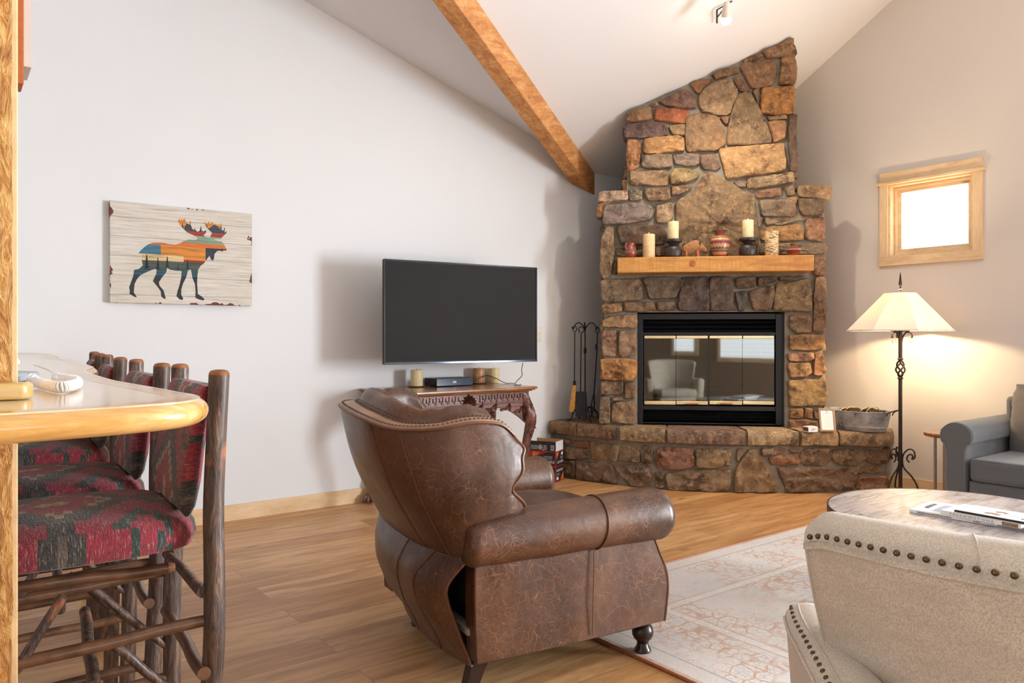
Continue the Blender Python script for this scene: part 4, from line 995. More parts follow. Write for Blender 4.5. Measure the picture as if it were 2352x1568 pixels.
for s in (-1, 1):
    c = MB(); c.tube([(13*k, s*4*k, 29*k), (12*k, s*7*k, 33*k), (11.5*k, s*6.5*k, 38*k), (13*k, s*5*k, 43*k)], [1.9*k, 1.6*k, 1.1*k, .4*k], 8, samples=10); obj('horn', c, M['horn'], t)
c = MB(); c.sphere((22*k, -4.2*k, 21.5*k), .9*k, 8, 6); obj('eye', c, M['void'], t)

# ------------------------------------------------------------------ things on the hearth
def curl(c, r, a0, a1, ax, n=8, z=True):
    return [c+ax*(cos(lerp(a0, a1, i/n))*r)+Zv*(sin(lerp(a0, a1, i/n))*r) for i in range(n+1)]
HT = HZ+.004
tp = Vector((4.40, 4.80, HT))
ts = thing('fire_tool_stand', 'black iron tool stand with curled hooks on the left of the hearth', 'tool stand', tuple(tp), math.radians(-40)); ts_z = .81
c = MB(); c.tube([(0, 0, .06), (0, 0, ts_z)], .006, 10)
for zz in (.20, .60): c.tube([(0, 0, zz-.025), (0, 0, zz+.025)], .013, 12)
obj('centre_rod', c, M['iron'], ts)
for a in (.3, 1.9, 3.4, 5.0):
    d = Vector((cos(a), sin(a), 0)); c = MB(); c.tube([Vector((0, 0, .10)), d*.05+Zv*.115, d*.10+Zv*.08, d*.125+Zv*.02, d*.15+Zv*.005, d*.165+Zv*.008], [.006, .007, .006, .0055, .006, .004], 8, samples=16); obj('foot', c, M['iron'], ts)
for a in (.1, 1.6, 3.1, 4.6):
    d = Vector((cos(a), sin(a), 0)); c = MB(); c.tube([Vector((0, 0, ts_z-.04)), d*.015+Zv*ts_z, d*.05+Zv*(ts_z+.03), d*.085+Zv*(ts_z+.01), d*.10+Zv*(ts_z-.025), d*.108+Zv*(ts_z-.02), d*.11+Zv*(ts_z-.005)], .0045, 8, samples=18); obj('hook', c, M['iron'], ts)
def hang(name, label, cat, px, topy, boty, fn):
    D = 6.40; top = at(px, topy, D); t = thing(name, label, cat, tuple(top), YAW-PI/2); L_ = (boty-topy)*D/FPX; fn(t, L_); return t
def loop(mb, w=.016, h=.05):
    mb.tube([(0, 0, -h), (w*.9, 0, -h*.7), (w, 0, -h*.3), (0, 0, 0), (-w, 0, -h*.3), (-w*.8, 0, -h*.65), (-w*.5, 0, -h*.9)], .004, 8, samples=18)
def broom(t, L_):
    c = MB(); loop(c); c.tube([(0, 0, -.05), (-.002, 0, -L_*.64)], .0045, 8); c.tube([(-.002, 0, -L_*.64), (-.003, 0, -L_*.69)], .013, 12); obj('rod', c, M['iron'], t)
    c = MB(); rings = []
    for f, a, b, dx in ((0, .014, .012, 0), (.2, .016, .012, -.002), (.5, .022, .014, -.008), (.8, .026, .014, -.016), (1, .022, .012, -.024)):
        rings.append([(-.003+dx+cos(2*PI*q/24)*a*(1+.08*(q % 2)), sin(2*PI*q/24)*b, -L_*.69-f*L_*.31) for q in range(24)])
    c.loft(rings, cap0=True, cap1=True); obj('bristles', c, plain('broom_straw', (196, 146, 72), .85, nscale=120, var=.35, bump=.5), t)
hang('hearth_broom', 'short straw hearth broom hanging from the black iron stand', 'broom', 1320, 749, 945, broom)
def shovel(t, L_):
    c = MB(); loop(c, .022, .055); c.tube([(0, 0, -.055), (-.006, 0, -L_*.73)], .005, 8); obj('rod', c, M['iron'], t)
    c = MB(); h0, h1 = -L_*.72, -L_; w = .048
    c.hexa([(-w, -.012, h1), (w, -.012, h1), (w, -.008, h1), (-w, -.008, h1), (-w*.9, .0, h0), (w*.9, .0, h0), (w*.9, .004, h0), (-w*.9, .004, h0)])
    for s in (-1, 1): c.hexa([(s*w-.002, -.036, h1), (s*w+.002, -.036, h1), (s*w+.002, -.008, h1), (s*w-.002, -.008, h1), (s*w*.9-.002, -.012, h0), (s*w*.9+.002, -.012, h0), (s*w*.9+.002, .004, h0), (s*w*.9-.002, .004, h0)])
    obj('scoop', c, M['iron'], t)
hang('fire_shovel', 'black iron ash shovel with square scoop hanging on the stand', 'shovel', 1335, 750, 957, shovel)
def tongs(t, L_):
    c = MB(); loop(c, .014, .06); x = -.035
    c.tube([(0, 0, -.06), (-.006, 0, -L_*.3), (-.028, 0, -L_*.72)], [.005, .0055, .006], 8, samples=8); c.tube([(-.008, 0, -L_*.19), (-.009, 0, -L_*.25)], .009, 10)
    c.tube([(-.028, 0, -L_*.72), (-.026, 0, -L_*.84), (-.042, 0, -L_*.93), (-.068, 0, -L_)], [.006, .007, .006, .004], 8, samples=12)
    c.tube([(-.028, 0, -L_*.72), (-.05, 0, -L_*.84), (-.052, 0, -L_*.92), (-.040, 0, -L_*.98)], [.006, .005, .006, .004], 8, samples=12); obj('shaft', c, M['iron'], t)
hang('log_tongs', 'black iron log tongs leaning at the right side of the stand', 'tongs', 1372, 750, 962, tongs)
# galvanised tub with firewood straps
tc_ = Vector((5.68, 3.10, HT)); tb = thing('metal_tub', 'oval ribbed galvanised tub at the right end of the stone hearth', 'tub', tuple(tc_), math.radians(-88))
c = MB(); prof = [(.225, .125, 0), (.232, .13, .01), (.238, .135, .028), (.243, .14, .032), (.241, .139, .036), (.262, .158, .145), (.268, .163, .150), (.262, .158, .153), (.255, .150, .146), (.236, .13, .03), (.2, .1, .012)]
rings = [[(a*cos(2*PI*q/120)*(1+(.008*(q % 2) if .05 < z < .14 or (z == .145 and 0) else 0)), b*sin(2*PI*q/120)*(1+(.008*(q % 2) if .05 < z < .14 else 0)), z) for q in range(120)] for a, b, z in prof[:5]]
for z in (.045, .13):
    f = (z-.036)/.109; rings.append([(lerp(.241, .262, f)*cos(2*PI*q/120)*(1+.010*(q % 2)), lerp(.139, .158, f)*sin(2*PI*q/120)*(1+.010*(q % 2)), z) for q in range(120)])
rings += [[(a*cos(2*PI*q/120), b*sin(2*PI*q/120), z) for q in range(120)] for a, b, z in prof[5:]]
c.loft(rings, cap0=True, cap1=True); obj('tub_body', c, M['galv'], tb)
for s in (-1, 1):
    c = MB(); c.tube([(s*.262, -.045, .125), (s*.275, -.045, .15), (s*.315, -.03, .168), (s*.325, 0, .172), (s*.315, .03, .168), (s*.275, .045, .15), (s*.262, .045, .125)], .0045, 8, samples=24); obj('handle', c, M['bronze'], tb)
fw = thing('log_carrier', 'dark folded log carrier with tan edging inside the galvanised tub', 'log carrier', (tc_.x, tc_.y, HT+.055), math.radians(-88))
c = MB(); prof = [(-.17, .02), (-.12, .085), (-.04, .108), (.02, .105), (.05, .10), (.10, .118), (.15, .112), (.20, .06)]
rings = [[(x, y*.9, z+(.004 if abs(y) < .03 else -.012)+nz((x*20, y*20, 0))*.008) for y in (-.09, -.06, -.03, 0, .03, .06, .09)] + [(x, y, .0) for y in (.08, -.08)] for x, z in catmull([(a, b, 0) for a, b in prof], 24) and [(p.x, p.y) for p in catmull([(a, b, 0) for a, b in prof], 24)]]
c.loft(rings, cap0=True, cap1=True); obj('canvas', c, plain('dark_canvas', (34, 26, 22), .9, bump=.3), fw)
for x0_, zt in ((-.085, .099), (-.035, .112), (.075, .108), (.13, .120)):
    c = MB(); c.tube([(x0_-.01, -.088, .02), (x0_, -.082, zt*.82), (x0_+.005, -.03, zt+.004), (x0_+.02, .04, zt+.004), (x0_+.02, .082, zt*.8)], .0035, 6, samples=14); obj('edging', c, plain('tan_webbing', (206, 164, 96), .8), fw)
# framed notice and matchbox
fpz = on_z(1902, 991, HT); fr = thing('framed_notice', 'small grey-brown wooden frame with printed notice leaning on the hearth', 'picture frame', (fpz.x, fpz.y, HT), 0)
fr.rotation_euler = (math.radians(-15), 0, math.radians(-42)); fwid, fhei = .118, .178; bw_ = .014
c = MB()
for a in ((-fwid/2, 0, fwid/2, bw_), (-fwid/2, fhei-bw_, fwid/2, fhei), (-fwid/2, bw_, -fwid/2+bw_, fhei-bw_), (fwid/2-bw_, bw_, fwid/2, fhei-bw_)): c.box(a[0], -.008, a[1], a[2], .008, a[3])
obj('frame', c, M['greywood'], fr, bevel=.0015)
c = MB(); c.box(-fwid/2+.012, -.002, .012, fwid/2-.012, .004, fhei-.012); pa = obj('notice_sheet', c, M['paper'], fr)
c = MB(); c.prism([(-.007, -.0035, .149), (.007, -.0035, .149), (.001, -.0035, .155)], (0, .0008, 0)); obj('mountain_logo', c, M['ink_dark'], pa)
c = MB(); smudge_line(c, (0, -.0042, .138), (1, 0, 0), (0, 0, 1), .0035, .056, 'C'); obj('heading', c, M['ink'], pa)
c = MB()
for q in range(13): wd = [.036, .030, .038, .026][q % 4]; c.box(-wd, -.0034, .126-.0078*q, wd, -.0024, .1266-.0078*q+.0006)
obj('printed_lines', c, M['ink_pale'], pa)
c = MB(); c.tube([(0, .006, fhei*.6), (0, .07, .0)], .004, 6); obj('strut', c, M['greywood'], fr)
mp = on_z(1868, 992, HT); mbx = thing('matchbox', 'small white and brown matchbox lying beside the framed notice', 'matchbox', (mp.x+.01, mp.y+.02, HT), math.radians(-20))
c = MB(); c.box(-.045, -.02, 0, .04, .045, .006); c.box(-.045, -.02, .034, .04, .045, .04); c.box(-.045, -.0205, 0, .04, -.019, .04); obj('sleeve', c, M['box_white'], mbx, bevel=.001)
c = MB(); c.box(-.044, -.018, .006, .039, .044, .034); obj('tray', c, M['carved'], mbx)
c = MB(); smudge_line(c, (0, -.0212, .02), (1, 0, 0), (0, 0, 1), .006, .034, 'C'); c.box(-.016, -.0212, .011, .014, -.0206, .013); obj('print', c, M['ink'], mbx)
# ------------------------------------------------------------------ moose painting on the left wall
mcx, mcz = (.796+1.629)/2, 1.700
pt = thing('moose_painting', 'whitewashed wooden board painted with a moose in coloured planks', 'wall art', (mcx, WY-.022, mcz))
c = MB(); c.box(-.4165, -.022, -.301, .4165, .0215, .301); obj('board', c, M['board'], pt, bevel=.002)
def pm(x, y):
    px, py = 200+x/5.226, 430+y/5.226; p = on_y(px, py, WY-.044); return (p.x-mcx, p.z-mcz)
moose = [(612,797),(640,760),(690,715),(740,680),(800,665),(900,665),(980,680),(1060,688),(1110,675),(1160,645),(1220,627),(1305,632),(1330,610),(1290,580),(1200,540),(1140,480),(1100,430),(1085,390),(1098,400),(1105,375),(1120,405),(1135,375),(1145,405),(1168,368),(1182,405),(1195,430),(1225,445),(1236,400),(1248,408),(1245,450),(1262,500),(1285,512),(1290,485),(1300,510),(1325,535),(1352,520),(1368,458),(1376,520),(1400,530),(1430,512),(1425,550),(1395,575),(1420,592),(1450,600),(1475,600),(1500,545),(1450,500),(1420,460),(1400,415),(1425,425),(1440,440),(1462,410),(1480,440),(1505,415),(1525,450),(1540,430),(1555,460),(1578,445),(1590,470),(1606,428),(1620,470),(1615,510),(1638,520),(1650,472),(1655,500),(1648,545),(1676,522),(1668,555),(1640,580),(1600,618),(1540,622),(1520,628),(1560,642),(1620,655),(1652,700),(1676,745),(1670,760),(1640,758),(1620,770),(1595,760),(1560,765),(1530,800),(1522,860),(1505,882),(1485,860),(1468,820),(1440,860),(1400,915),(1365,940),(1335,985),(1325,1060),(1320,1150),(1330,1280),(1370,1305),(1410,1340),(1395,1358),(1340,1345),(1300,1325),(1302,1240),(1295,1160),(1265,1090),(1255,1030),(1245,985),(1210,1000),(1190,1080),(1150,1160),(1130,1230),(1130,1290),(1155,1335),(1145,1352),(1110,1345),(1072,1305),(1085,1250),(1110,1170),(1130,1080),(1135,1005),(1060,1000),(1000,990),(960,970),(950,1020),(900,1080),(862,1140),(870,1180),(920,1240),(945,1340),(920,1335),(890,1310),(885,1250),(850,1200),(790,1125),(800,1100),(830,1040),(835,975),(780,990),(700,1025),(640,1055),(600,1100),(570,1160),(560,1260),(600,1320),(570,1315),(505,1275),(515,1250),(505,1200),(530,1130),(555,1060),(565,990),(620,980),(670,935),(655,870),(655,795)]
bm = bmesh.new(); vs = [bm.verts.new((pm(*p)[0], 0, pm(*p)[1])) for p in moose]; bm.faces.new(vs)
bands = [432, 505, 560, 650, 700, 815, 860, 890, 950, 985, 1060]
zb_ = []
for y in bands:
    z = pm(1000, y)[1]; zb_.append(z)
    bmesh.ops.bisect_plane(bm, geom=bm.verts[:]+bm.edges[:]+bm.faces[:], plane_co=(0, 0, z), plane_no=(0, 0, 1), dist=1e-6)
for x in (885, 1160, 1422):
    bmesh.ops.bisect_plane(bm, geom=bm.verts[:]+bm.edges[:]+bm.faces[:], plane_co=(pm(x, 800)[0], 0, 0), plane_no=(1, 0, 0), dist=1e-6)
bmesh.ops.triangulate(bm, faces=bm.faces[:])
cols = {'orange': (206, 108, 50), 'amber': (208, 132, 52), 'teal': (52, 68, 78), 'red': (150, 56, 44), 'green': (128, 152, 130), 'blue': (66, 116, 140), 'cream': (214, 186, 136), 'moss': (74, 84, 74), 'sea': (44, 84, 98), 'dark': (40, 44, 50), 'navy': (38, 52, 64)}
cm = {k: wood('painted_'+k, v, tuple(int(q*.62) for q in v), tuple(min(255, int(q*1.18)) for q in v), 'X', 1, .7, knots=False, ring=30, bump=.05) for k, v in cols.items()}
keys = list(cm)
mm = MB(); idx = {}
for v in bm.verts: idx[v] = mm.vert((v.co.x, -.0226, v.co.z))
xs_ = [pm(x, 800)[0] for x in (885, 1160, 1422)]
for f in bm.faces:
    cc = f.calc_center_median(); z = cc.z; x = cc.x
    lev = sum(1 for q in zb_ if z < q)
    if lev == 0: k = 'amber'
    elif lev == 1: k = 'teal'
    elif lev == 2: k = 'red'
    elif lev == 3: k = 'green'
    elif lev == 4: k = 'orange'
    elif lev == 5: k = 'blue' if x < xs_[0] else ('amber' if x < xs_[2] else 'navy')
    elif lev == 6: k = 'cream' if x < xs_[1] else ('amber' if x < xs_[2] else 'navy')
    elif lev == 7: k = 'cream' if x < xs_[0] else ('cream' if x < xs_[1] else ('red' if x < xs_[2] else 'navy'))
    elif lev in (8, 9): k = 'moss' if x < xs_[2] else 'navy'
    elif lev == 10: k = 'sea'
    else: k = 'dark'
    mm.mi = keys.index(k); mm.face([idx[v] for v in f.verts])
mm.mi = 0
bm.free(); mo_ = obj('painted_moose', mm, [cm[k] for k in keys], pt, smooth=0)
for x, yb, h in ((715, 985, 175), (850, 985, 140), (962, 960, 130), (1205, 980, 110), (1090, 990, 60)):
    c = MB()
    for q in range(6):
        y0 = yb-h*q/6; wd = 34*(1-q/6.5)*h/150; a = pm(x-wd, y0); b = pm(x+wd, y0); d = pm(x, y0-h/4)
        c.prism([(a[0], -.0232, a[1]), (b[0], -.0232, b[1]), (d[0], -.0232, d[1])], (0, .0003, 0))
    obj('painted_tree', c, cm['dark'], pt, smooth=0)

# ------------------------------------------------------------------ television on its wall arm
tv = thing('television', 'large flat black television on a wall arm above the carved table', 'television', (3.0, 4.55, 1.365), math.radians(-4.5))
c = MB(); hw, hh = .622, .356; c.box(-hw, -.012, -hh, hw, .022, hh); c.box(-.42, .022, -.28, .42, .055, .18); obj('housing', c, M['black_plastic'], tv, bevel=.004)
c = MB(); c.box(-hw+.011, -.0135, -hh+.016, hw-.011, -.0122, hh-.011); obj('screen', c, M['screen'], tv)
c = MB()
for a in ((-hw, -hh, hw, -hh+.013), (-hw, hh-.008, hw, hh), (-hw, -hh+.013, -hw+.008, hh-.008), (hw-.008, -hh+.013, hw, hh-.008)): c.box(a[0]-.001, -.017, a[1]-.001, a[2]+.001, -.011, a[3]+.001)
obj('bezel', c, M['chrome'], tv, bevel=.002)
c = MB(); c.box(-.10, .055, -.10, .10, .07, .10); c.tube([(0, .07, 0), (.16, .24, 0), (.03, .45, 0)], .018, 10, sq=(.6, 1)); c.box(-.05, .44, -.18, .12, .462, .18); obj('wall_arm', c, M['black_metal'], tv)
wp = on_y(1234, 768, WY)
c = MB(); c.box(wp.x-.04, WY-.006, wp.z-.06, wp.x+.04, WY-.0005, wp.z+.06); ob = obj('switch_plate', c, plain('cream_switch_plate', (224, 216, 200), .4), bevel=.002)
setp(ob, 'small pale switch plate on the wall just right of the television', 'switch plate')
# power cord
c = MB(); pts = [at(1201, 833, 5.68), at(1198, 850, 5.68), at(1199, 862, 5.68), at(1188, 874, 5.69), on_z(1182, 881, .833)]
c.tube(pts, .0028, 6, samples=24); obj('power_cord', c, M['black_plastic'], tv, world=True)

# ------------------------------------------------------------------ carved console table
CT = .825; cx0, cx1, cy0, cy1 = 2.42, 3.56, 4.44, 5.02
ct = thing('console_table', 'carved dark wood console table with claw feet against the left wall', 'table', ((cx0+cx1)/2, (cy0+cy1)/2, 0))
c = MB()
for z0_, z1_, e in ((CT-.018, CT, .015), (CT-.026, CT-.018, .004), (CT-.034, CT-.026, -.012)):
    c.box(cx0-e, cy0-e, z0_, cx1+e, cy1, z1_)
obj('table_top', c, M['console_top'], ct, world=True, bevel=.005)
c = MB(); a0, a1, b0, b1 = cx0+.04, cx1-.04, cy0+.035, cy1-.02
c.box(a0, b0, CT-.145, a1, b0+.03, CT-.034); c.box(a0, b1-.03, CT-.145, a1, b1, CT-.034); c.box(a0, b0, CT-.145, a0+.03, b1, CT-.034); c.box(a1-.03, b0, CT-.145, a1, b1, CT-.034)
c.box(a0-.008, b0-.008, CT-.048, a1+.008, b0+.004, CT-.036); c.box(a0-.006, b0-.006, CT-.118, a1+.006, b0+.004, CT-.108)
apron = obj('apron', c, M['carved'], ct, world=True, bevel=.003)
c = MB(); k = a0+.05
while k < a1-.06:                                # greek key fret
    if abs(k-(a0+a1)/2) > .09:
        z = CT-.055
        for (x_, zz, w_, h_) in ((0, 0, .034, .009), (0, -.045, .009, .045), (.026, -.028, .009, .028), (.026, -.028, .026, .008), (.043, -.045, .009, .025), (0, -.045, .004, .009)): c.box(k+x_, b0-.007, z+zz, k+x_+w_, b0+.001, z+zz+h_)
    k += .052
obj('fret_carving', c, M['carved'], ct, world=True, bevel=.001)
def leaf(mb, p, ang, L_, w_, plane='xz', lift=.012):
    p = Vector(p); rings = []
    for i in range(9):
        f = i/8; wd = w_*sin(PI*min(f*1.05+.05, 1))**.7+.001; cxx = L_*f; bend = L_*.3*f*f
        base_ = Vector((cos(ang)*cxx-sin(ang)*bend, 0, sin(ang)*cxx+cos(ang)*bend)); nn = Vector((-sin(ang), 0, cos(ang)))
        rings.append([p+base_-nn*wd+Vector((0, 0, 0)), p+base_-nn*wd*.5+Vector((0, -lift, 0)), p+base_+Vector((0, -lift*.45, 0)), p+base_+nn*wd*.5+Vector((0, -lift, 0)), p+base_+nn*wd, p+base_+Vector((0, .004, 0))])
    mb.loft(rings, cap0=True, cap1=True)
c = MB(); cxm = (a0+a1)/2
for q in range(9): leaf(c, (cxm, b0-.006, CT-.125), PI*(.08+.84*q/8)-.15, .085-.03*abs(q-4)/4, .012, lift=.018)
c.sphere((cxm, b0-.012, CT-.118), .018, 10, 8)
obj('shell_carving', c, M['carved'], ct, world=True)
# scrolled skirt below the apron
c = MB()
for s in (-1, 1):
    for q in range(11):
        f = q/10; x = cxm+s*(.06+f*(a1-cxm-.10)); z = CT-.15-.055*f**2.2; leaf(c, (x, b0+.006, z), (0.3+f*.5 if s > 0 else PI-.3-f*.5)+sin(q*2.1)*.8, .055, .013, lift=.014)
sk = [(cxm, CT-.15)]
obj('acanthus_carving', c, M['carved'], ct, world=True)
c = MB(); pts = []
N_ = 40
for i in range(N_+1):
    f = i/N_; x = lerp(a0+.02, a1-.02, f); e = abs(2*f-1); z = CT-.165-.09*e**5-.018*cos(e*PI*2); pts.append((x, z))
c.prism([(x, b0+.004, z) for x, z in pts]+[(a1-.02, b0+.004, CT-.14), (a0+.02, b0+.004, CT-.14)], (0, .02, 0)); obj('scalloped_skirt', c, M['carved'], ct, world=True, bevel=.003)
for (lx, ly, sx, sy) in ((a0+.02, b0+.02, -1, -1), (a1-.02, b0+.02, 1, -1), (a0+.02, b1-.03, -1, .25), (a1-.02, b1-.03, 1, .25)):
    c = MB(); path = [(0, CT-.05), (.015, CT-.12), (.045, CT-.22), (.035, CT-.34), (.0, CT-.50), (-.02, CT-.62), (-.018, .16), (.0, .075), (.02, .045)]
    rad = [.032, .040, .046, .036, .026, .021, .022, .030, .036]
    P_ = [(lx+sx*o*.75, ly+sy*o*.75, z) for o, z in path]; PP, RR = catmull(P_, 44, rad); rings = []
    for i, (p, r) in enumerate(zip(PP, RR)):
        rings.append([(p.x+cos(2*PI*q/20)*r*(1+.10*sin(5*2*PI*q/20+i*.8)), p.y+sin(2*PI*q/20)*r*(1+.10*sin(5*2*PI*q/20+i*.8)), p.z) for q in range(20)])
    c.loft(rings, cap0=True, cap1=True)
    for q in range(5):
        leaf(c, (lx+sx*.03, ly+sy*.02-.035, CT-.13-.05*q), -PI/2+(.5 if q % 2 else -.5), .05, .014, lift=.012)
    lo = obj('cabriole_leg', c, M['carved'], ct, world=True)
    c = MB(); fx, fy = lx+sx*.018, ly+sy*.018
    for q in range(5):
        a = -PI/2+(q-2)*.62; d = Vector((cos(a), sin(a), 0)); c.tube([Vector((fx, fy, .06)), Vector((fx, fy, .055))+d*.028, Vector((fx, fy, .03))+d*.046, Vector((fx, fy, .012))+d*.052], [.015, .015, .014, .008], 8, samples=8)
    c.sphere((fx, fy, .028), .034, 14, 10, (1, 1, .8)); obj('claw_foot', c, M['carved'], lo, world=True)
# things on the console
TZ = CT+.001
def cdish(px, py, lab):
    p = on_z(px, py, TZ); p.y = min(p.y, 4.955); t = thing('candle_plate', lab, 'plate', (p.x, p.y, TZ)); c = MB(); c.lathe([(.05, 0), (.068, .003), (.072, .007), (.066, .007), (.05, .005)], seg=32); obj('plate', c, M['console_top'], t); return p
cs = 5.75/FPX
p1 = cdish(957, 888, 'thin wooden plate under the cream candle left of the cable box')
candle('pillar_candle', 'plain cream pillar candle left of the black cable box', 0, 28, 36, M['wax'], loc=(p1.x, p1.y, TZ+.0075), wick='wick', scale=cs)
p2 = on_z(1099, 880, TZ); p2 = Vector((p2.x*.985, 4.955, 0)); p2.x = on_y(1099, 880, 4.955).x
t = thing('candle_plate', 'thin wooden plate under the marbled brown candle right of the cable box', 'plate', (p2.x, p2.y, TZ)); c = MB(); c.lathe([(.05, 0), (.068, .003), (.072, .007), (.066, .007), (.05, .005)], seg=32); obj('plate', c, M['console_top'], t)
candle('pillar_candle', 'marbled brown and white pillar candle right of the cable box', 0, 28, 33, M['marble_wax'], loc=(p2.x, p2.y, TZ+.0075), wick='wick', scale=6.0/FPX)
p3x = on_y(1131, 880, 4.97).x
candle('pillar_candle', 'pale ivory pillar candle, rightmost on the carved table', 0, 27, 34, M['wax'], loc=(p3x+.01, 4.965, TZ), wick='wick', scale=6.0/FPX)
ba = on_y(1002, 886, 4.80); bb_ = on_y(1086, 884, 4.80)
bx_ = thing('cable_box', 'low black cable box with 305 display on the carved table', 'cable box', (ba.x, 4.80, TZ)); wB = bb_.x-ba.x
c = MB(); c.box(0, 0, .004, wB, .17, .060); obj('case', c, M['black_plastic'], bx_, bevel=.003)
c = MB(); c.box(.003, -.004, .006, wB-.003, .001, .058); obj('front_panel', c, plain('glossy_grey_panel', (58, 70, 88), .15), bx_, bevel=.001)
c = MB(); text_mesh(c, '305', (wB*.44, -.0045, .024), (1, 0, 0), (0, 0, 1), .015); obj('display_digits', c, M['led'], bx_, smooth=0)
c = MB(); c.tube([on_z(1086, 881, TZ+.012)+Vector((.01, .06, 0)), on_z(1103, 868, TZ+.05), on_z(1118, 862, TZ+.062), on_z(1138, 868, TZ+.04), on_z(1160, 879, TZ+.006), on_z(1178, 880, TZ+.004), on_z(1190, 884, TZ+.004), on_z(1197, 882, TZ+.004)], .0028, 6, samples=50)
obj('signal_cable', c, M['black_plastic'], bx_, world=True)

# ------------------------------------------------------------------ breakfast counter, post and telephone
BZ = 1.10; BT = .042
front = [(-.60, 1.165), (-.20, 1.165), (.06, 1.178), (.163, 1.185), (.25, 1.198), (.32, 1.225), (.362, 1.28), (.378, 1.36), (.372, 1.45), (.366, 1.585), (.352, 1.80), (.345, 1.95), (.352, 2.28), (.366, 2.50), (.40, 2.66), (.428, 2.80), (.44, 3.0), (.462, 3.3), (.478, 3.54), (.46, 3.85), (.45, 4.30), (.50, 4.50), (.52, 4.8), (.52, 5.035)]
fc = catmull([(x-.03*min(1, max(0, (x+.2)/.4)), y, 0) for x, y in front], 110)
back_ = [(-.60, 5.035, 0)]
oc = [Vector(p) for p in fc]+[Vector(b) for b in back_]
bar = thing('breakfast_bar', 'long honey-coloured wooden breakfast bar top with wavy rounded edge', 'counter', (0, 1.4, 0))
c = MB(); c.prism([(p.x, p.y, BZ-BT+.004) for p in oc], (0, 0, BT-.004)); obj('counter_top', c, M['countertop'], bar, world=True, smooth=0)
c = MB(); rings = []
for i, p in enumerate(fc):
    a, b = fc[max(i-1, 0)], fc[min(i+1, len(fc)-1)]; d = (b-a).normalized(); n = Vector((d.y, -d.x, 0)); wob = 1+nz((p.x*6, p.y*6, 0))*.12
    ring = []
    for q in range(12):
        t_ = -PI/2+PI*q/11; ring.append(p+n*(cos(t_)*.026*wob-.012)+Vector((0, 0, BZ-BT/2+.0005+sin(t_)*BT/2)))
    ring += [p-n*.05+Vector((0, 0, BZ+.0003)), p-n*.05+Vector((0, 0, BZ-BT))]
    rings.append(ring)
c.loft(rings, cap0=True, cap1=True); obj('log_edge', c, M['counter_edge'], bar, world=True, smooth=60)
PXR, PY0 = .0994, 1.455
post = thing('timber_post', 'thick rough-hewn pine post rising through the bar at far left', 'post', (-.0, PY0+.07, 0))
def rough_face(z0, z1):
    c = MB(); nu, nv = 40, int((z1-z0)/.012)
    def f(u, v):
        x = lerp(-.10, PXR-.0085, u); z = lerp(z0, z1, v); d = (nz((x*26, 0, z*13))*.5+nz((x*60, 1, z*26))*.3+nz((x*12, 2, z*5))*.5)*.006
        return (x+(.004*nz((z*16, 3, 0)) if u > .96 else 0), PY0-.004-d, z)
    c.grid(f, nu, nv); return c
def core_(z0, z1):
    c = MB(); c.prism([(-.10, PY0, z0), (PXR-.002, PY0, z0), (PXR-.0005, PY0+.003, z0), (PXR, PY0+.02, z0), (PXR, PY0+.15, z0), (-.10, PY0+.15, z0)], (0, 0, z1-z0)); return c
zt_ = zA(.1)-.01
c = core_(BZ+.001, zt_); a_ = core_(0, BZ-BT-.001); c.v += a_.v; n0 = len(c.v)-len(a_.v); c.f += [tuple(i+n0 for i in f) for f in a_.f]; c.c += a_.c; c.m += a_.m
obj('planed_core', c, M['post_edge'], post, world=True, smooth=0)
c = rough_face(BZ+.001, zt_); a_ = rough_face(0, BZ-BT-.001); n0 = len(c.v); c.v += a_.v; c.f += [tuple(i+n0 for i in f) for f in a_.f]; c.c += a_.c; c.m += a_.m
obj('hewn_face', c, M['post'], post, world=True)
c = MB(); bpx = on_z(74, 918, BZ)
pts = [(-.30, bpx.y), (bpx.x-.012, bpx.y), (bpx.x-.002, bpx.y+.008), (bpx.x+.004, bpx.y+.03), (bpx.x+.004, PY0-.002), (-.30, PY0-.002)]
c.prism([(x, y, BZ+.0008) for x, y in pts], (0, 0, .026)); ob = obj('post_collar', c, M['honey'], post, world=True, bevel=.007, bseg=3, label='honey wood block at the foot of the post')
# telephone with coiled cord
php = on_z(62, 876, BZ); ph = thing('telephone', 'white and grey desk telephone on the bar, mostly behind the post', 'telephone', (php.x-.10, php.y+.02, BZ+.001), math.radians(-25))
c = MB(); c.prism([(-.11, -.09, 0), (.10, -.09, 0), (.10, -.09, .018), (-.11, -.09, .03)], (0, .19, 0)); obj('base', c, M['grey_plastic'], ph, bevel=.006)
c = MB(); c.prism([(-.10, -.05, .128), (.04, -.05, .070), (.086, -.05, .040), (.090, -.05, .030), (.075, -.05, .012), (.055, -.05, .004), (-.10, -.05, .004)], (0, .05, 0)); obj('handset_body', c, M['grey_plastic'], ph, bevel=.008, bseg=3)
c = MB(); c.prism([(-.10, -.053, .150), (.04, -.053, .088), (.086, -.053, .056), (.096, -.053, .044), (.094, -.053, .036), (.086, -.053, .040), (.04, -.053, .070), (-.10, -.053, .128)], (0, .056, 0)); obj('handset', c, M['white_plastic'], ph, bevel=.004)
def coil(mb, pts, R, r, turns, samples):
    C_ = catmull(pts, samples); path = []; n = len(C_)
    T_ = [(C_[min(i+1, n-1)]-C_[max(i-1, 0)]).normalized() for i in range(n)]; N = Vector((0, 0, 1))
    for i in range(n):
        N = (N-T_[i]*N.dot(T_[i])).normalized(); B = T_[i].cross(N); a = 2*PI*turns*i/n; path.append(C_[i]+N*cos(a)*R+B*sin(a)*R)
    mb.tube(path, r, 5)
c = MB()
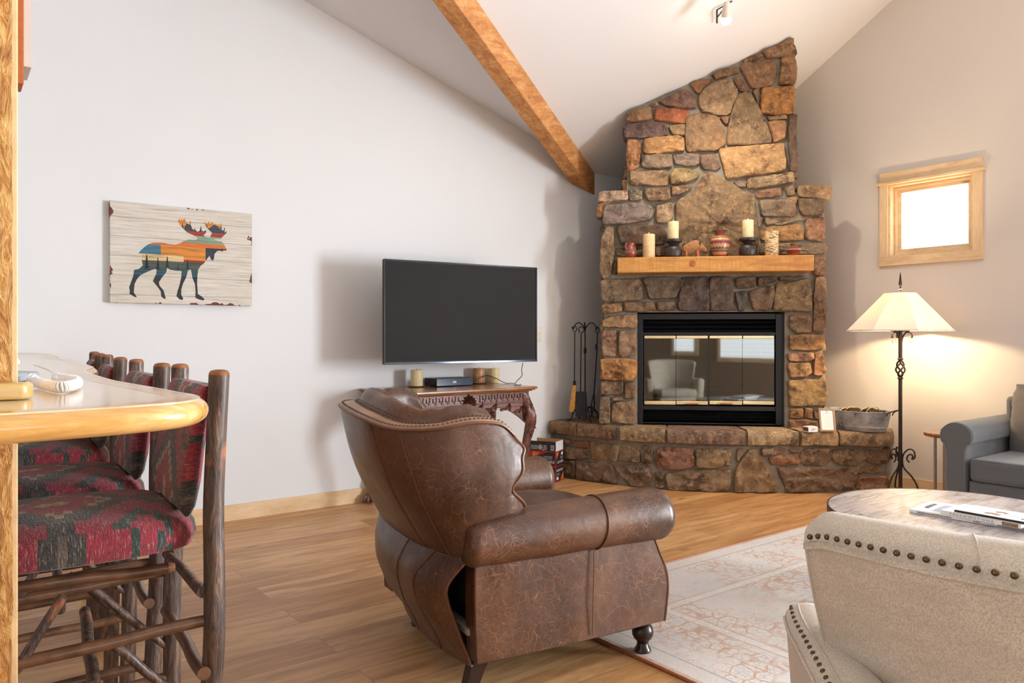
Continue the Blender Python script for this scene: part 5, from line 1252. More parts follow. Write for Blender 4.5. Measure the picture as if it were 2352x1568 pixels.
q = [on_z(70, 868, BZ+.02), on_z(88, 878, BZ+.012), on_z(110, 884, BZ+.012), on_z(135, 888, BZ+.012), on_z(160, 886, BZ+.012), on_z(176, 880, BZ+.012), on_z(172, 873, BZ+.012), on_z(150, 869, BZ+.012), on_z(130, 865, BZ+.012)]
coil(c, q, .0085, .0021, 62, 900)
c.tube([on_z(130, 864, BZ+.02), on_z(120, 855, BZ+.02), on_z(100, 845, BZ+.026), on_z(78, 838, BZ+.03)], .0018, 6, samples=20)
obj('coiled_cord', c, M['white_plastic'], ph, world=True, smooth=80)

# ------------------------------------------------------------------ rustic log bar stools
def branch(mb, a, b, r, wob=.004, n=9, seed=0, r1=None):
    a, b = Vector(a), Vector(b); L_ = (b-a).length; pts = []; rs = []
    for i in range(n):
        f = i/(n-1); p = a.lerp(b, f); e = sin(PI*f)
        p += Vector((nz((f*3, seed, 0)), nz((f*3, seed, 5)), nz((f*3, seed, 9))))*wob*e*2; pts.append(p); rs.append(lerp(r, r1 or r, f)*(1+.12*nz((f*5, seed, 3))))
    mb.tube(pts, rs, 12, samples=n*4)
def make_stool():
    t = thing('log_bar_stool', 'x', 'bar stool')
    S = .745
    for s in (-1, 1):
        c = MB(); branch(c, (.205, s*.205, 0), (.235, s*.212, 1.118), .0225, .006, 9, 3+s, .0215); po = obj('back_post', c, M['bark'], t)
        c = MB(); c.lathe([(.0205, 0), (.0215, .004), (.018, .010), (.010, .0125), (.002, .013)], (.235, s*.212, 1.1165), 16); obj('cut_end', c, M['cut'], po)
        c = MB(); branch(c, (-.215, s*.20, 0), (-.20, s*.195, S+.005), .023, .006, 7, 13+s); obj('front_post', c, M['bark'], t)
    c = MB()                                   # domed seat cushion
    def sq(a, b, zt, k=.72):
        return [(math.copysign(abs(cos(2*PI*q/48))**k, cos(2*PI*q/48))*a-.012, math.copysign(abs(sin(2*PI*q/48))**k, sin(2*PI*q/48))*b, zt) for q in range(48)]
    rings = [sq(a, b, z, k) for a, b, z, k in ((.19, .175, S, .5), (.215, .20, S+.008, .45), (.226, .212, S+.03, .5), (.224, .210, S+.05, .55), (.212, .198, S+.068, .6), (.18, .165, S+.083, .7), (.13, .12, S+.092, .8), (.07, .065, S+.097, 1), (.01, .01, S+.099, 1))]
    rings = [[(x, y, z+.004*nz((x*9, y*9, 1))) for x, y, z in r] for r in rings]
    c.loft(rings, cap0=True, cap1=True); obj('seat_cushion', c, M['kilim_seat'], t)
    c = MB(); rings = []                       # padded back wrapped over two rungs
    for z, off, th in ((S+.075, .175, .012), (S+.09, .172, .03), (S+.14, .178, .036), (S+.22, .190, .032), (S+.30, .204, .03), (S+.335, .212, .028), (S+.348, .216, .016)):
        ring = []
        for q in range(36):
            a = 2*PI*q/36; ring.append((off+math.copysign(abs(cos(a))**.8, cos(a))*th*.8+.022*(1-(sin(a))**2)*.6, math.copysign(abs(sin(a))**.45, sin(a))*.188, z+.004*nz((q*.4, z*9, 0))))
        rings.append(ring)
    c.loft(rings, cap0=True, cap1=True); obj('back_cushion', c, M['kilim_back'], t)
    def rung(a, b, r, seed, mat='bark2', ends=False):
        c = MB(); branch(c, a, b, r*.92, .0035, 6, seed); o = obj('rung', c, M[mat], t)
        if ends:
            c = MB(); d = (Vector(b)-Vector(a)).normalized(); c.tube([Vector(b)-d*.004, Vector(b)+d*.010], [r*.98, r*.7], 10); obj('cut_end', c, M['cut'], o)
    for s in (-1, 1):
        rung((-.25, s*.205, .585), (.215, s*.205, .60), .0135, 20+s, ends=True); rung((-.25, s*.20, .32), (.21, s*.205, .33), .0135, 24+s, ends=True)
        rung((-.22, s*.14, .715), (.15, s*.14, .705), .0125, 28+s, 'bark2', True)
        rung((.21, s*.2, .40), (.02, s*.205, .60), .010, 40+s, 'bark'); rung((-.21, s*.2, .44), (-.05, s*.205, .70), .010, 44+s, 'bark')
    rung((.20, -.235, .50), (.205, .235, .49), .015, 31); rung((.20, -.22, .665), (.205, .22, .64), .013, 33, 'bark'); rung((-.21, -.22, .40), (-.21, .22, .40), .0135, 35); rung((.0, -.22, .52), (.02, .22, .53), .0135, 37, 'bark')
    return t
st0 = make_stool()
spots = [(.2485, 1.885, -3.0, 'nearest log bar stool with kilim seat, by the rounded bar end'), (.245, 2.40, -2.3, 'second log bar stool from the near end of the bar'),
         (.27, 3.11, -3.6, 'third log bar stool along the bar, second from the wall'), (.318, 3.81, -5.3, 'farthest log bar stool, its post tops just over the bar')]
for i, (x, y, rz, lab) in enumerate(spots):
    o = st0 if i == 0 else dup(st0)
    o.location = (x, y, 0); o.rotation_euler = (0, 0, math.radians(rz)); o['label'] = lab; o['group'] = 'log bar stools along the bar'
# ------------------------------------------------------------------ rug
RX0, RY1 = 2.07, 2.70
rug = thing('area_rug', 'pale patterned rug with rust vines and rust binding on the oak floor', 'rug', (RX0+RUGW/2, RY1-RUGL/2, 0))
c = MB(); c.box(-RUGW/2, -RUGL/2, .001, RUGW/2, RUGL/2, .010); obj('woven_field', c, M['rug'], rug)
c = MB(); e = .0
P4 = [(-RUGW/2, -RUGL/2), (RUGW/2, -RUGL/2), (RUGW/2, RUGL/2), (-RUGW/2, RUGL/2)]
for k in range(4): a, b = P4[k], P4[(k+1) % 4]; c.tube([(a[0], a[1], .006), (b[0], b[1], .006)], .0065, 8)
obj('binding', c, M['rug_edge'], rug)
RZ = .0105
# ------------------------------------------------------------------ brown leather recliner
fdir = Vector((.875, .484)); 
def cw(X, D): return Rv*X+Fv*D
c0 = cw(.014, 3.037); fw_ = cw(.875, .484); rz_ = math.atan2(fw_.y, fw_.x)
rc = thing('leather_recliner', 'brown distressed leather wingback recliner seen from behind, with nailhead trim', 'armchair', (c0.x, c0.y, 0), rz_)
L = M['leather']
T_ = [(-.245,-.425,.865),(-.30,-.432,.905),(-.40,-.43,.915),(-.52,-.39,.897),(-.62,-.28,.892),(-.675,-.12,.915),(-.675,.12,.935),(-.62,.28,.932),(-.52,.39,.925),(-.40,.43,.935),(-.30,.432,.92),(-.245,.425,.875)]
B_ = [(-.196,-.425,.622),(-.27,-.43,.575),(-.34,-.43,.53),(-.41,-.415,.487),(-.45,-.33,.468),(-.475,-.14,.46),(-.475,.14,.46),(-.45,.33,.468),(-.41,.415,.487),(-.34,.43,.53),(-.27,.43,.575),(-.196,.425,.622)]
NS = 90; TC = catmull(T_, NS); BC = catmull(B_, NS)
def wingshape(k, v):
    s = abs(2*k/(NS-1)-1); e = max(0, (s-.80)/.20); e = e*e*(3-2*e)
    return e*(.022*math.exp(-((v-.17)/.10)**2)-.055*math.exp(-((v-.72)/.17)**2))
def shell(k, v, off=0):
    p = TC[k].lerp(BC[k], v); a, b = TC[max(k-1, 0)], TC[min(k+1, NS-1)]; d = (b-a); n = Vector((d.y, -d.x, 0)).normalized()
    cen = Vector((-.25, 0, 0)); o_ = (Vector((p.x, p.y, 0))-cen)
    if n.dot(o_) < 0: n = -n
    bul = .028*sin(PI*min(1, v*1.0))+.004*nz((k*.09, v*3, 1)); q = p+n*(bul+off); q.x += wingshape(k, v); return q
NV = 30; c = MB(); rows = []
for j in range(NV+1): rows.append([shell(k, j/NV) for k in range(NS)])
# inner face, from the bottom back up to the rim
inn = []
for j in range(NV+1):
    v = 1-j/NV; inn.append([shell(k, v, -(.074+.01*sin(PI*v))) for k in range(NS)])
c.loft(rows+inn, closed=False); c.loft([rows[0], inn[-1]], closed=False)
for k in (0, NS-1):
    c.loft([[rows[j][k] for j in range(NV+1)], [inn[NV-j][k] for j in range(NV+1)]], closed=False)
obj('back_shell', c, L, rc, smooth=60)
# flat rim border with piping
def rim(k, o, dz=0):
    p = shell(k, 0, o); return Vector((p.x, p.y, p.z+dz))
c = MB(); c.loft([[rim(k, .002, .002) for k in range(NS)], [rim(k, .0, .012) for k in range(NS)], [rim(k, -.035, .018) for k in range(NS)], [rim(k, -.072, .016) for k in range(NS)]], closed=False); obj('rim_border', c, M['leather_pale'], rc, smooth=80)
def front_edge(k):                               # the wing's front edge going down
    return [shell(k, j/NV*.995) for j in range(NV+1)]
c = MB(); edge = front_edge(0)[::-1]+[rim(k, .003, .003) for k in range(0, NS)]+front_edge(NS-1)
c.tube(edge, .0052, 7); c.tube([rim(k, -.073, .018) for k in range(NS)], .0048, 7); obj('piping', c, M['piping'], rc)
# inner roll of the back cushion, gathered in soft folds
c = MB(); rows = []
for j in range(13):
    a = PI*j/12; row = []
    for k in range(NS):
        p = shell(k, 0, -.118); q = shell(k, 0, -.078); n = (q-p).normalized(); s = k/(NS-1); h = .030*(.35+.65*sin(PI*s))+.010*sin(s*PI)
        fold = .0045*abs(sin(s*PI*13))*sin(a); row.append(p+n*cos(a)*.043+Vector((0, 0, .012+sin(a)*(h+.018)-fold)))
    rows.append(row)
low = []
for j in range(1, 12):
    row = []
    for k in range(NS):
        p = shell(k, j/12*.86, -.145); pl_ = Vector((p.x, p.y, p.z)); tuft = .012*cos(k/(NS-1)*PI*13)*cos(j*1.3); cen = Vector((-.1, 0, p.z)); pl_ += (cen-p).normalized()*(.03+tuft); row.append(pl_)
    low.append(row)
c.loft(rows+low, closed=False); obj('inner_back', c, L, rc, smooth=80)
# vertical seams on the back
def rimpx(k):
    p = wmat(rc) @ rim(k, 0)-CAM; return CX+FPX*p.dot(Rv)/p.dot(Fv)
for k in [min(range(4, NS//2+10), key=lambda q: abs(rimpx(q)-t_)) for t_ in (845, 922)]+[66]:
    c = MB(); c.tube([shell(k, j/NV, .0008) for j in range(NV+1)], .0022, 6); obj('seam', c, M['piping'], rc)
# nailheads: outer and inner row on the rim
def nail_mesh(r):
    m = MB(); m.lathe([(r, 0), (r*.95, r*.3), (r*.7, r*.6), (r*.35, r*.78), (.0001, r*.82)], seg=10); return m
n0 = obj('nailhead', nail_mesh(.0050), M['nail'], rc); made = []
def along(pts, n):
    A = [0]
    for a, b in zip(pts, pts[1:]): A.append(A[-1]+(b-a).length)
    out = []
    for i in range(n):
        s = A[-1]*(i+.5)/n; k = next(j for j in range(len(A)-1) if A[j+1] >= s); out.append(pts[k].lerp(pts[k+1], (s-A[k])/(A[k+1]-A[k])))
    return out
rowA = along([rim(k, -.010, .014) for k in range(NS)], 96); rowB = along([rim(k, -.060, .018) for k in range(NS)], 92)
allp = sorted(rowA+rowB, key=lambda p: (p.x*.3+p.y))          # the near side shows largest
for i, p in enumerate(allp[:98]):
    o = n0 if i == 0 else n0.copy()
    if i: COL.objects.link(o)
    o.parent = rc; o.location = p
c = MB()
for p in allp[98:]:
    m_ = nail_mesh(.0050); i0 = len(c.v); c.v += [(v[0]+p.x, v[1]+p.y, v[2]+p.z) for v in m_.v]
    for f in m_.f: c.face([i0+k for k in f])
for k in (0, NS-1):                                # wing fronts
    for v in [.55+.04*j for j in range(12)]:
        for off in (-.012, -.045):
            p = shell(k, v, off); p.x += .004; m_ = nail_mesh(.0050); i0 = len(c.v); c.v += [(q[2]+p.x, q[0]+p.y, q[1]+p.z) for q in m_.v]
            for f in m_.f: c.face([i0+q for q in f])
ob = obj('nailhead_rows', c, M['nail'], rc); ob['kind'] = 'stuff'
c = MB()
for k in (0, NS-1): c.loft([[shell(k, v/20, 0)+Vector((.003, 0, 0)) for v in range(21)], [shell(k, v/20, -.06-.02*sin(PI*v/20))+Vector((.003, 0, 0)) for v in range(21)]], closed=False)
obj('wing_front', c, M['leather_pale'], rc, solid=.004)
# lower back flap, standing off the frame at the near side
c = MB(); rows = []
F0 = [(-.405,-.425),(-.45,-.33),(-.472,-.14),(-.472,.14),(-.45,.33),(-.405,.425)]
F1 = [(-.47,-.385),(-.505,-.25),(-.515,-.1),(-.505,.14),(-.475,.32),(-.42,.42)]
F2 = [(-.44,-.385),(-.485,-.26),(-.495,-.1),(-.485,.14),(-.45,.31),(-.40,.39)]
F3 = [(-.41,-.405),(-.44,-.30),(-.45,-.1),(-.43,.14),(-.39,.28),(-.35,.35)]
F4 = [(-.40,-.43),(-.425,-.31),(-.435,-.1),(-.41,.12),(-.37,.25),(-.32,.32)]
lv = [(F0, .478), (F1, .375), (F2, .26), (F3, .175), (F4, .125)]; crv = [catmull([(a, b, z) for a, b in F], 50) for F, z in lv]
for k in range(50): pass
cols_ = [catmull([crv[j][k] for j in range(5)], 26) for k in range(50)]
grid_ = [[cols_[k][j]+Vector((nz((k*.12, j*.2, 3))*.006, 0, nz((k*.15, 0, 8))*.004)) for k in range(50)] for j in range(26)]
c.loft(grid_, closed=False); obj('back_flap', c, L, rc, solid=.008, smooth=70)
for k, r_ in ((13, .0022), (22, .0022), (0, .0035)): c = MB(); c.tube([grid_[j][k]+Vector((-.005, -.002, 0)) for j in range(26)], r_, 6); obj('seam', c, M['piping'], rc)
# inner frame, coloured black for the shade in the open gap
c = MB(); c.box(-.37, -.40, .12, .36, .40, .33); c.box(-.39, -.36, .30, -.30, .36, .50); obj('inner_frame', c, M['void'], rc)
c = MB(); c.box(-.405, -.40, .215, -.37, .2, .235); obj('frame_rail', c, plain('raw_frame_rail', (170, 160, 150), .7), rc)
# side panels under the arms
for s in (-1, 1):
    c = MB(); fr_ = catmull([(.335, .49, 0), (.338, .455, 0), (.362, .40, 0), (.392, .335, 0), (.404, .27, 0), (.398, .20, 0), (.388, .135, 0)], 26)
    P_ = [Vector((-.395, .132, 0)), Vector((-.40, .24, 0)), Vector((-.402, .36, 0)), Vector((-.40, .48, 0)), Vector((-.1, .485, 0)), Vector((.15, .488, 0))]+fr_+[Vector((.2, .134, 0)), Vector((0, .133, 0)), Vector((-.2, .132, 0))]
    rings = []
    for b, sh in ((s*.365, .01), (s*.432, .008), (s*.446, .0)):
        rings.append([(p.x*(1-sh)+0, b+(s*.010*sin(PI*(p.x+.4)/.8) if abs(b) > .4 else 0), p.y) for p in P_])
    c.loft(rings, cap0=True, cap1=True); so_ = obj('side_panel', c, L, rc, smooth=50, bevel=.006)
    c = MB(); c.tube([(.055, s*.457, .15), (.058, s*.458, .30), (.062, s*.458, .46)], .0025, 6); obj('seam', c, M['piping'], so_); c = MB(); c.tube([(p.x*1.0+.003, s*.446, p.y) for p in P_ if p.x > .33 and p.y < .47], .0045, 6); obj('edge_piping', c, M['piping'], so_)
    # rolled arm
    c = MB(); path = [(-.425, s*.42, .515), (-.40, s*.415, .520), (-.30, s*.41, .524), (-.10, s*.41, .530), (.10, s*.41, .534), (.30, s*.415, .536), (.365, s*.415, .536), (.392, s*.415, .534), (.402, s*.415, .532)]
    rad = [.055, .078, .088, .094, .098, .102, .102, .088, .05]
    PP, RR = catmull(path, 60, rad); rings = []
    for i, (p, r) in enumerate(zip(PP, RR)):
        rings.append([(p.x, p.y+cos(2*PI*q/36)*r*1.02, p.z+sin(2*PI*q/36)*r*.96+.003*nz((i*.25, q*.3, s))) for q in range(36)])
    c.loft(rings, cap0=True, cap1=True); ao = obj('rolled_arm', c, L, rc, smooth=60)
    c = MB()
    for aa in (.085,): c.tube([(aa+.01*sin(2*PI*q/30), s*.412+cos(2*PI*q/30)*.1005, .534+sin(2*PI*q/30)*.0955) for q in range(31)], .0028, 6)
    obj('arm_seam', c, M['piping'], ao)
c = MB(); rings = []
for a, z, h in ((-.28, .40, .05), (-.2, .43, .09), (0, .445, .10), (.25, .44, .10), (.40, .425, .09), (.44, .40, .06)):
    rings.append([(a, math.copysign(abs(cos(2*PI*q/40))**.5, cos(2*PI*q/40))*.325, z+math.copysign(abs(sin(2*PI*q/40))**.6, sin(2*PI*q/40))*h*.8+(.012 if sin(2*PI*q/40) > 0 else 0)) for q in range(40)])
c.loft([ [Vector(r[q]) for q in range(40)] for r in rings], cap0=True, cap1=True); obj('seat_cushion', c, L, rc, sub=1)
c = MB(); c.box(.33, -.365, .13, .405, .365, .40); obj('front_panel', c, L, rc, bevel=.015)
for s in (-1, 1):
    zr = RZ if s < 0 else RZ
    c = MB(); c.lathe([(.026, 0), (.032, .004), (.031, .012), (.024, .022), (.021, .034), (.026, .046), (.034, .052), (.040, .066), (.041, .080), (.035, .098), (.026, .108), (.030, .114), (.032, .128)], (.335, s*.385, RZ), 24); obj('front_foot', c, M['darkwood'], rc)
    dx_, yy = (0, s*.385) if s < 0 else (.10, .30); c = MB(); c.hexa([(-.425+dx_, yy-.018, .001), (-.385+dx_, yy-.018, .001), (-.385+dx_, yy+.018, .001), (-.425+dx_, yy+.018, .001), (-.385+dx_, yy-.026, .14), (-.32+dx_, yy-.026, .14), (-.32+dx_, yy+.026, .14), (-.385+dx_, yy+.026, .14)]); obj('rear_foot', c, M['darkwood'], rc, bevel=.003)

# ------------------------------------------------------------------ beige wingback chair, seen from behind
Cx, Cd, phi = .835, 1.145, math.radians(25)
bo_ = cw(Cx, Cd); bf = cw(sin(phi), cos(phi)); rzb = math.atan2(bf.y, bf.x)
bc = thing('linen_armchair', 'beige linen wingback chair from behind with brass nailheads in the foreground', 'armchair', (bo_.x, bo_.y, 0), rzb)
LN = M['linen']
def bk(b, dz=0): return .22*(abs(b)/.38)**1.9
BN = 60
def bprof(f, b):
    """cross-section of the back from the seam at the rear edge over the crest to the inside"""
    pass
bs = [lerp(-.385, .385, i/(BN-1)) for i in range(BN)]
def toph(b): return .818-.016*(abs(b)/.38)**3-.012*max(0, (abs(b)-.33)/.055)**2
def narrow(z): t = max(0, min(1, (.84-z)/.44)); return 1-.10*t-.16*t*t
def rear(b, z, off=0):
    k = narrow(z); bb2 = b*k; lean = (.84-z)*.10; return Vector((bk(b)+lean+off-.012*sin(PI*max(0, min(1, (.84-z)/.5))), bb2, z))
c = MB(); rows = []
for j in range(26):
    z = lerp(.18, .818, j/25); rows.append([rear(b, z if j < 25 else toph(b)) if j < 25 else rear(b, toph(b)) for b in bs])
rows = [[Vector((p.x, p.y, min(p.z, toph(b)))) for p, b in zip(r, bs)] for r in rows]
obj_rows = rows
c.loft(rows, closed=False); obj('outer_back', c, LN, bc, smooth=80, solid=.006)
c = MB(); rows = []
for f, dz in ((.0, 0), (.004, .012), (.025, .026), (.06, .036), (.10, .038), (.125, .028), (.14, .008), (.145, -.03), (.15, -.10), (.16, -.2), (.175, -.3), (.19, -.42)):
    row = []
    for b in bs:
        e = 1-.0*abs(b); crest = dz*(1 if dz < 0 else (1+.15*(1-(abs(b)/.38)**2))); tu = .008*sin(b*34)*sin(dz*26) if dz < -.02 else 0
        edge = max(0, (abs(b)-.33)/.055); z = toph(b)+crest-(.026*edge*edge if dz > 0 else 0); k = narrow(z) if dz < 0 else 1
        row.append(Vector((bk(b)+f*(1-.35*edge*edge)+tu, (b*k)*(1-.06*edge*(f > .1)), z)))
    rows.append(row)
c.loft(rows, closed=False)
# close the wing ends
for k in (0, BN-1): c.loft([[rows[j][k] for j in range(len(rows))], [rear(bs[k], max(.42, min(toph(bs[k]), rows[j][k].z)))+Vector((.001, 0, 0)) for j in range(len(rows))]], closed=False)
obj('padded_back', c, LN, bc, smooth=80)
c = MB(); c.tube([rear(b, toph(b))+Vector((-.003, 0, -.012)) for b in bs], .004, 7); c.tube([rear(bs[-1], lerp(.30, toph(bs[-1])-.012, j/20))+Vector((0, .001, 0)) for j in range(21)], .0035, 7)
sx_ = .105; c.tube([Vector((bk(sx_)+f, sx_, toph(sx_)+dz*1.1+.0015)) for f, dz in ((.0, .002), (.004, .012), (.025, .026), (.06, .036), (.10, .038), (.125, .028), (.14, .008))], .0018, 6)
obj('welt', c, LN, bc)
n1 = obj('nailhead', nail_mesh(.0058), M['nail'], bc); n1.rotation_euler = (0, -PI/2.6, 0)
pos = along([rear(b, toph(b))+Vector((-.0015, 0, .010)) for b in bs[::-1]], 36)
for i, p in enumerate(pos):
    o = n1 if i == 0 else n1.copy()
    if i: COL.objects.link(o)
    o.parent = bc; o.location = p
# arms
for s in (-1, 1):
    c = MB(); rows = []; prof = []
    outer = [(.02, s*.333), (.12, s*.358), (.25, s*.394), (.36, s*.424), (.44, s*.438)]; inner = [(.02, s*.215), (.12, s*.240), (.25, s*.275), (.36, s*.305), (.44, s*.322)]; AZ = .548
    OC = catmull([(a, b, 0) for a, b in outer], 24); IC = catmull([(a, b, 0) for a, b in inner], 24)
    for o_, i_ in zip(OC, IC):
        m_ = (o_+i_)/2; w_ = (o_-i_).length/2; d = (o_-i_).normalized(); row = []
        for q in range(20):
            t_ = PI*q/19; row.append(m_+d*cos(t_)*w_+Vector((0, 0, AZ+.018+sin(t_)*.030)))
        row = [o_-d*.03+Vector((0, 0, .18)), o_-d*.012+Vector((0, 0, .4))]+row+[i_+Vector((0, 0, .4)), i_+Vector((0, 0, .30))]; rows.append(row)
    # rounded front end
    last = rows[-1]; cen = (OC[-1]+IC[-1])/2
    for f, g in ((.018, .93), (.03, .75), (.036, .4)): rows.append([Vector((p.x+f, cen.y+(p.y-cen.y)*g, p.z-(1-g)*.03 if p.z > .5 else p.z)) for p in last])
    c.loft(rows, closed=False, cap0=True, cap1=True); ar = obj('arm', c, LN, bc, smooth=70)
    c = MB(); c.tube([o_+(o_-i_).normalized()*.002+Vector((0, 0, AZ+.012)) for o_, i_ in zip(OC, IC)], .0035, 6); c.tube([o_-(o_-i_).normalized()*.027+Vector((0, 0, AZ+.0445)) for o_, i_ in zip(OC, IC)], .0022, 6); obj('arm_welt', c, LN, ar)
    ps = along([o_-(o_-i_).normalized()*.012+Vector((0, 0, AZ+.0375)) for o_, i_ in zip(OC, IC)]+[OC[-1]+Vector((.024, -s*.012, AZ+.028))], 17)
    for i, p in enumerate(ps):
        o = n1.copy(); COL.objects.link(o); o.parent = bc; o.location = p; o.rotation_euler = (-s*.6, 0, 0); o.scale = (.85, .85, .85)
c = MB(); c.box(.12, -.28, .22, .58, .28, .34); obj('seat_frame', c, LN, bc, bevel=.02)
c = MB(); c.box(.13, -.275, .34, .60, .275, .45); obj('seat_cushion', c, LN, bc, bevel=.04, bseg=4)
for a, b in ((.08, -.24), (.08, .24), (.54, -.25), (.54, .25)):
    c = MB(); c.tube([(a, b, .23), (a*1.02, b*1.03, RZ+.002)], [.024, .014], 10); obj('leg', c, M['darkwood'], bc)

# ------------------------------------------------------------------ round coffee table with books
tcw = cw(1.90, 3.22); TBZ = .45
tbl = thing('coffee_table', 'round coffee table with weathered plank top and dark metal rim', 'table', (tcw.x, tcw.y, 0))
c = MB(); c.lathe([(.505, -.018), (.512, -.016), (.512, -.0005), (.505, 0)], (0, 0, TBZ), 96); obj('plank_top', c, M['greyplank'], tbl)
c = MB(); R0 = .513; rings = [[(r*cos(2*PI*q/96), r*sin(2*PI*q/96), TBZ+z) for q in range(96)] for r, z in ((R0, -.040), (R0+.006, -.040), (R0+.006, .001), (R0, .001))]
c.loft(rings, wrap=True); obj('metal_rim', c, M['black_metal'], tbl, bevel=.001)
for a in (.6, 2.17, 3.74, 5.31):
    c = MB(); c.tube([(cos(a)*.46, sin(a)*.46, TBZ-.02), (cos(a)*.40, sin(a)*.40, RZ)], .014, 8); obj('leg', c, M['black_metal'], tbl)
c = MB(); c.tube([(cos(a)*.41, sin(a)*.41, .12) for a in [2*PI*q/48 for q in range(49)]], .008, 6, cap=False); obj('stretcher_ring', c, M['black_metal'], tbl)
def book(name, label, cat, A, B, depth, th, z, parts_mat, spine_text=None, sw=.4, extra=None, soff=.1):
    """A, B: ends of the near long edge on the table (world xy)"""
    A, B = Vector((A.x, A.y, 0)), Vector((B.x, B.y, 0)); d = (B-A); w_ = d.length; rz = math.atan2(d.y, d.x)
    t = thing(name, label, cat, (A.x, A.y, z), rz)
    c = MB(); c.box(.002, .002, .0015, w_-.002, depth-.003, th-.0015); obj('pages', c, M['paper'], t)
    c = MB(); c.box(0, 0, 0, w_, depth, .0013); c.box(0, 0, th-.0013, w_, depth, th); c.box(0, -.0012, 0, w_, .001, th); cv = obj('cover', c, parts_mat, t, bevel=.0006)
    if spine_text:
        c = MB(); (text_mesh if spine_text != '-' else lambda m_, s_, *a: smudge_line(m_, *a))(c, spine_text, (w_*soff, -.0016, th*.25), (1, 0, 0), (0, 0, 1), th*.45, w_*sw); obj('spine_lettering', c, M['ink'], t)
    if extra: extra(t, w_, depth, th)
    return t
z0 = TBZ+.001
A = on_z(2089, 1176, z0); B = on_z(2286, 1208, z0)
def ex1(t, w_, d_, th):
    c = MB(); smudge_line(c, (.05, d_*.30, th+.0003), (0, 1, 0), (-1, 0, 0), .022, d_*.5); obj('cover_title', c, M['ink'], t)
    c = MB(); c.box(.075, d_*.15, th+.0001, .17, d_*.8, th+.0007); obj('cover_picture', c, plain('lilac_cover_print', (172, 178, 206), .5, var=.2), t)
    c = MB()
    leafx = w_*.78
    for i in range(3): c.prism([(leafx-.008+i*.008, -.0018, th*.3), (leafx+i*.008, -.0018, th*.3), (leafx-.002+i*.008, -.0018, th*.62)], (0, .0004, 0))
    obj('spine_mountains', c, M['ink_dark'], t)
book('magazine', 'white magazine at the bottom left of the pile on the coffee table', 'magazine', A, B, .235, .014, z0, M['paper'], '-', .42, ex1, .10)
z1 = z0+.0145
A = on_z(2160, 1179, z1); B = on_z(2345, 1214, z1)
def ex2(t, w_, d_, th):
    c = MB(); c.box(w_*.78, -.0016, .001, w_*.97, -.0004, th-.001); obj('spine_photo', c, plain('brown_spine_photo', (150, 116, 88), .5, nscale=200, var=.6), t)
book('guidebook', 'white guidebook reading YELLOWSTONE on its spine, upper in the pile', 'book', A, B, .20, .016, z1, M['paper'], 'Y E L L O W S T O N E', .56, ex2, .12)
z2 = z1+.0165
A = on_z(2190, 1176, z2); B = on_z(2420, 1217, z2)
def ex3(t, w_, d_, th):
    c = MB()
    for (x, y, s) in ((.11, d_*.42, 1.0), (.125, d_*.68, .8), (.235, d_*.40, .75)):
        body = [(-.03, .0), (-.024, .012), (-.008, .019), (.006, .018), (.022, .012), (.03, .008), (.03, -.004), (.018, -.008), (-.012, -.008), (-.024, -.008)]
        c.prism([(x+a*s, y+b*s, th+.0002) for a, b in body], (0, 0, .0004))
        for lx in (-.02, -.012, .016, .023): c.box(x+lx*s, y-.02*s, th+.0002, x+(lx+.004)*s, y-.006*s, th+.0006)
    obj('cover_bison', c, plain('printed_bison', (150, 124, 102), .6, nscale=120, var=.35), t)
    c = MB()
    for i in range(7): c.box(.018, d_*(.25+.09*i), th+.0002, .055, d_*(.27+.09*i), th+.0005)
    smudge_line(c, (.165, d_*.5, th+.0003), (1, 0, 0), (0, 1, 0), .014, .055); obj('cover_print', c, plain('pale_blue_print', (190, 200, 222), .6), t)
book('magazine', 'open-fronted white magazine with printed bison on top of the pile', 'magazine', A, B, .20, .003, z2, M['paper'], None, .4, ex3)
z3 = z2+.0035
A = on_z(2192, 1172, z3+.004); B = on_z(2415, 1212, z3+.004); c = MB(); d = (B-A).normalized(); n = Vector((-d.y, d.x, 0)); c.hexa([A-n*.003-Zv*.004, B-n*.003-Zv*.004, B+n*.010-Zv*.004, A+n*.010-Zv*.004, A-n*.003+Zv*.003, B-n*.003+Zv*.003, B+n*.010+Zv*.003, A+n*.010+Zv*.003])
ob = obj('pen', c, M['black_plastic'], bevel=.0015); setp(ob, 'long flat black pen lying across the magazine with printed bison', 'pen')

# ------------------------------------------------------------------ grey sofa along the right wall
sx0 = 5.0; sy1 = 2.17; sy0 = -.05
sf = thing('grey_sofa', 'slate grey fabric sofa with rolled arm along the right wall', 'sofa', (5.42, (sy0+sy1)/2, 0)); G = M['grey_cloth']
sb = 5.9
def arm(y_in, y_out, s):
    yc = (y_in+y_out)/2
    c = MB(); prof = []; w2 = abs(y_out-y_in)/2
    pr = [(-w2*.62, .06), (-w2*.66, .50), (-w2*.80, .54)]; n = 20
    for q in range(n+1):
        a = PI*1.15-(PI*1.3)*q/n; pr.append((cos(a)*w2*1.15, .585+sin(a)*.085))
    pr += [(w2*.80, .54), (w2*.66, .50), (w2*.62, .06)]
    rings = []
    for x, k in ((sx0+.02, .96), (sx0+.03, 1), (sb-.02, 1)): rings.append([(x, yc+b*k*s, .06+(z-.06)*(1 if k == 1 else .992)) for b, z in pr])
    c.loft(rings, cap0=True, cap1=True); ao = obj('rolled_arm', c, G, sf, world=True, smooth=40)
    c = MB(); c.prism([(sx0, yc+b*.93*s, .06+(z-.06)*.985) for b, z in pr], (.025, 0, 0)); obj('arm_front', c, G, ao, world=True, bevel=.006)
    c = MB(); c.tube([(sx0+.004, yc+b*.94*s, .06+(z-.06)*.988) for b, z in pr], .0035, 6); obj('arm_welt', c, G, ao, world=True)
arm(sy1-.165, sy1, 1); arm(sy0+.165, sy0, 1)
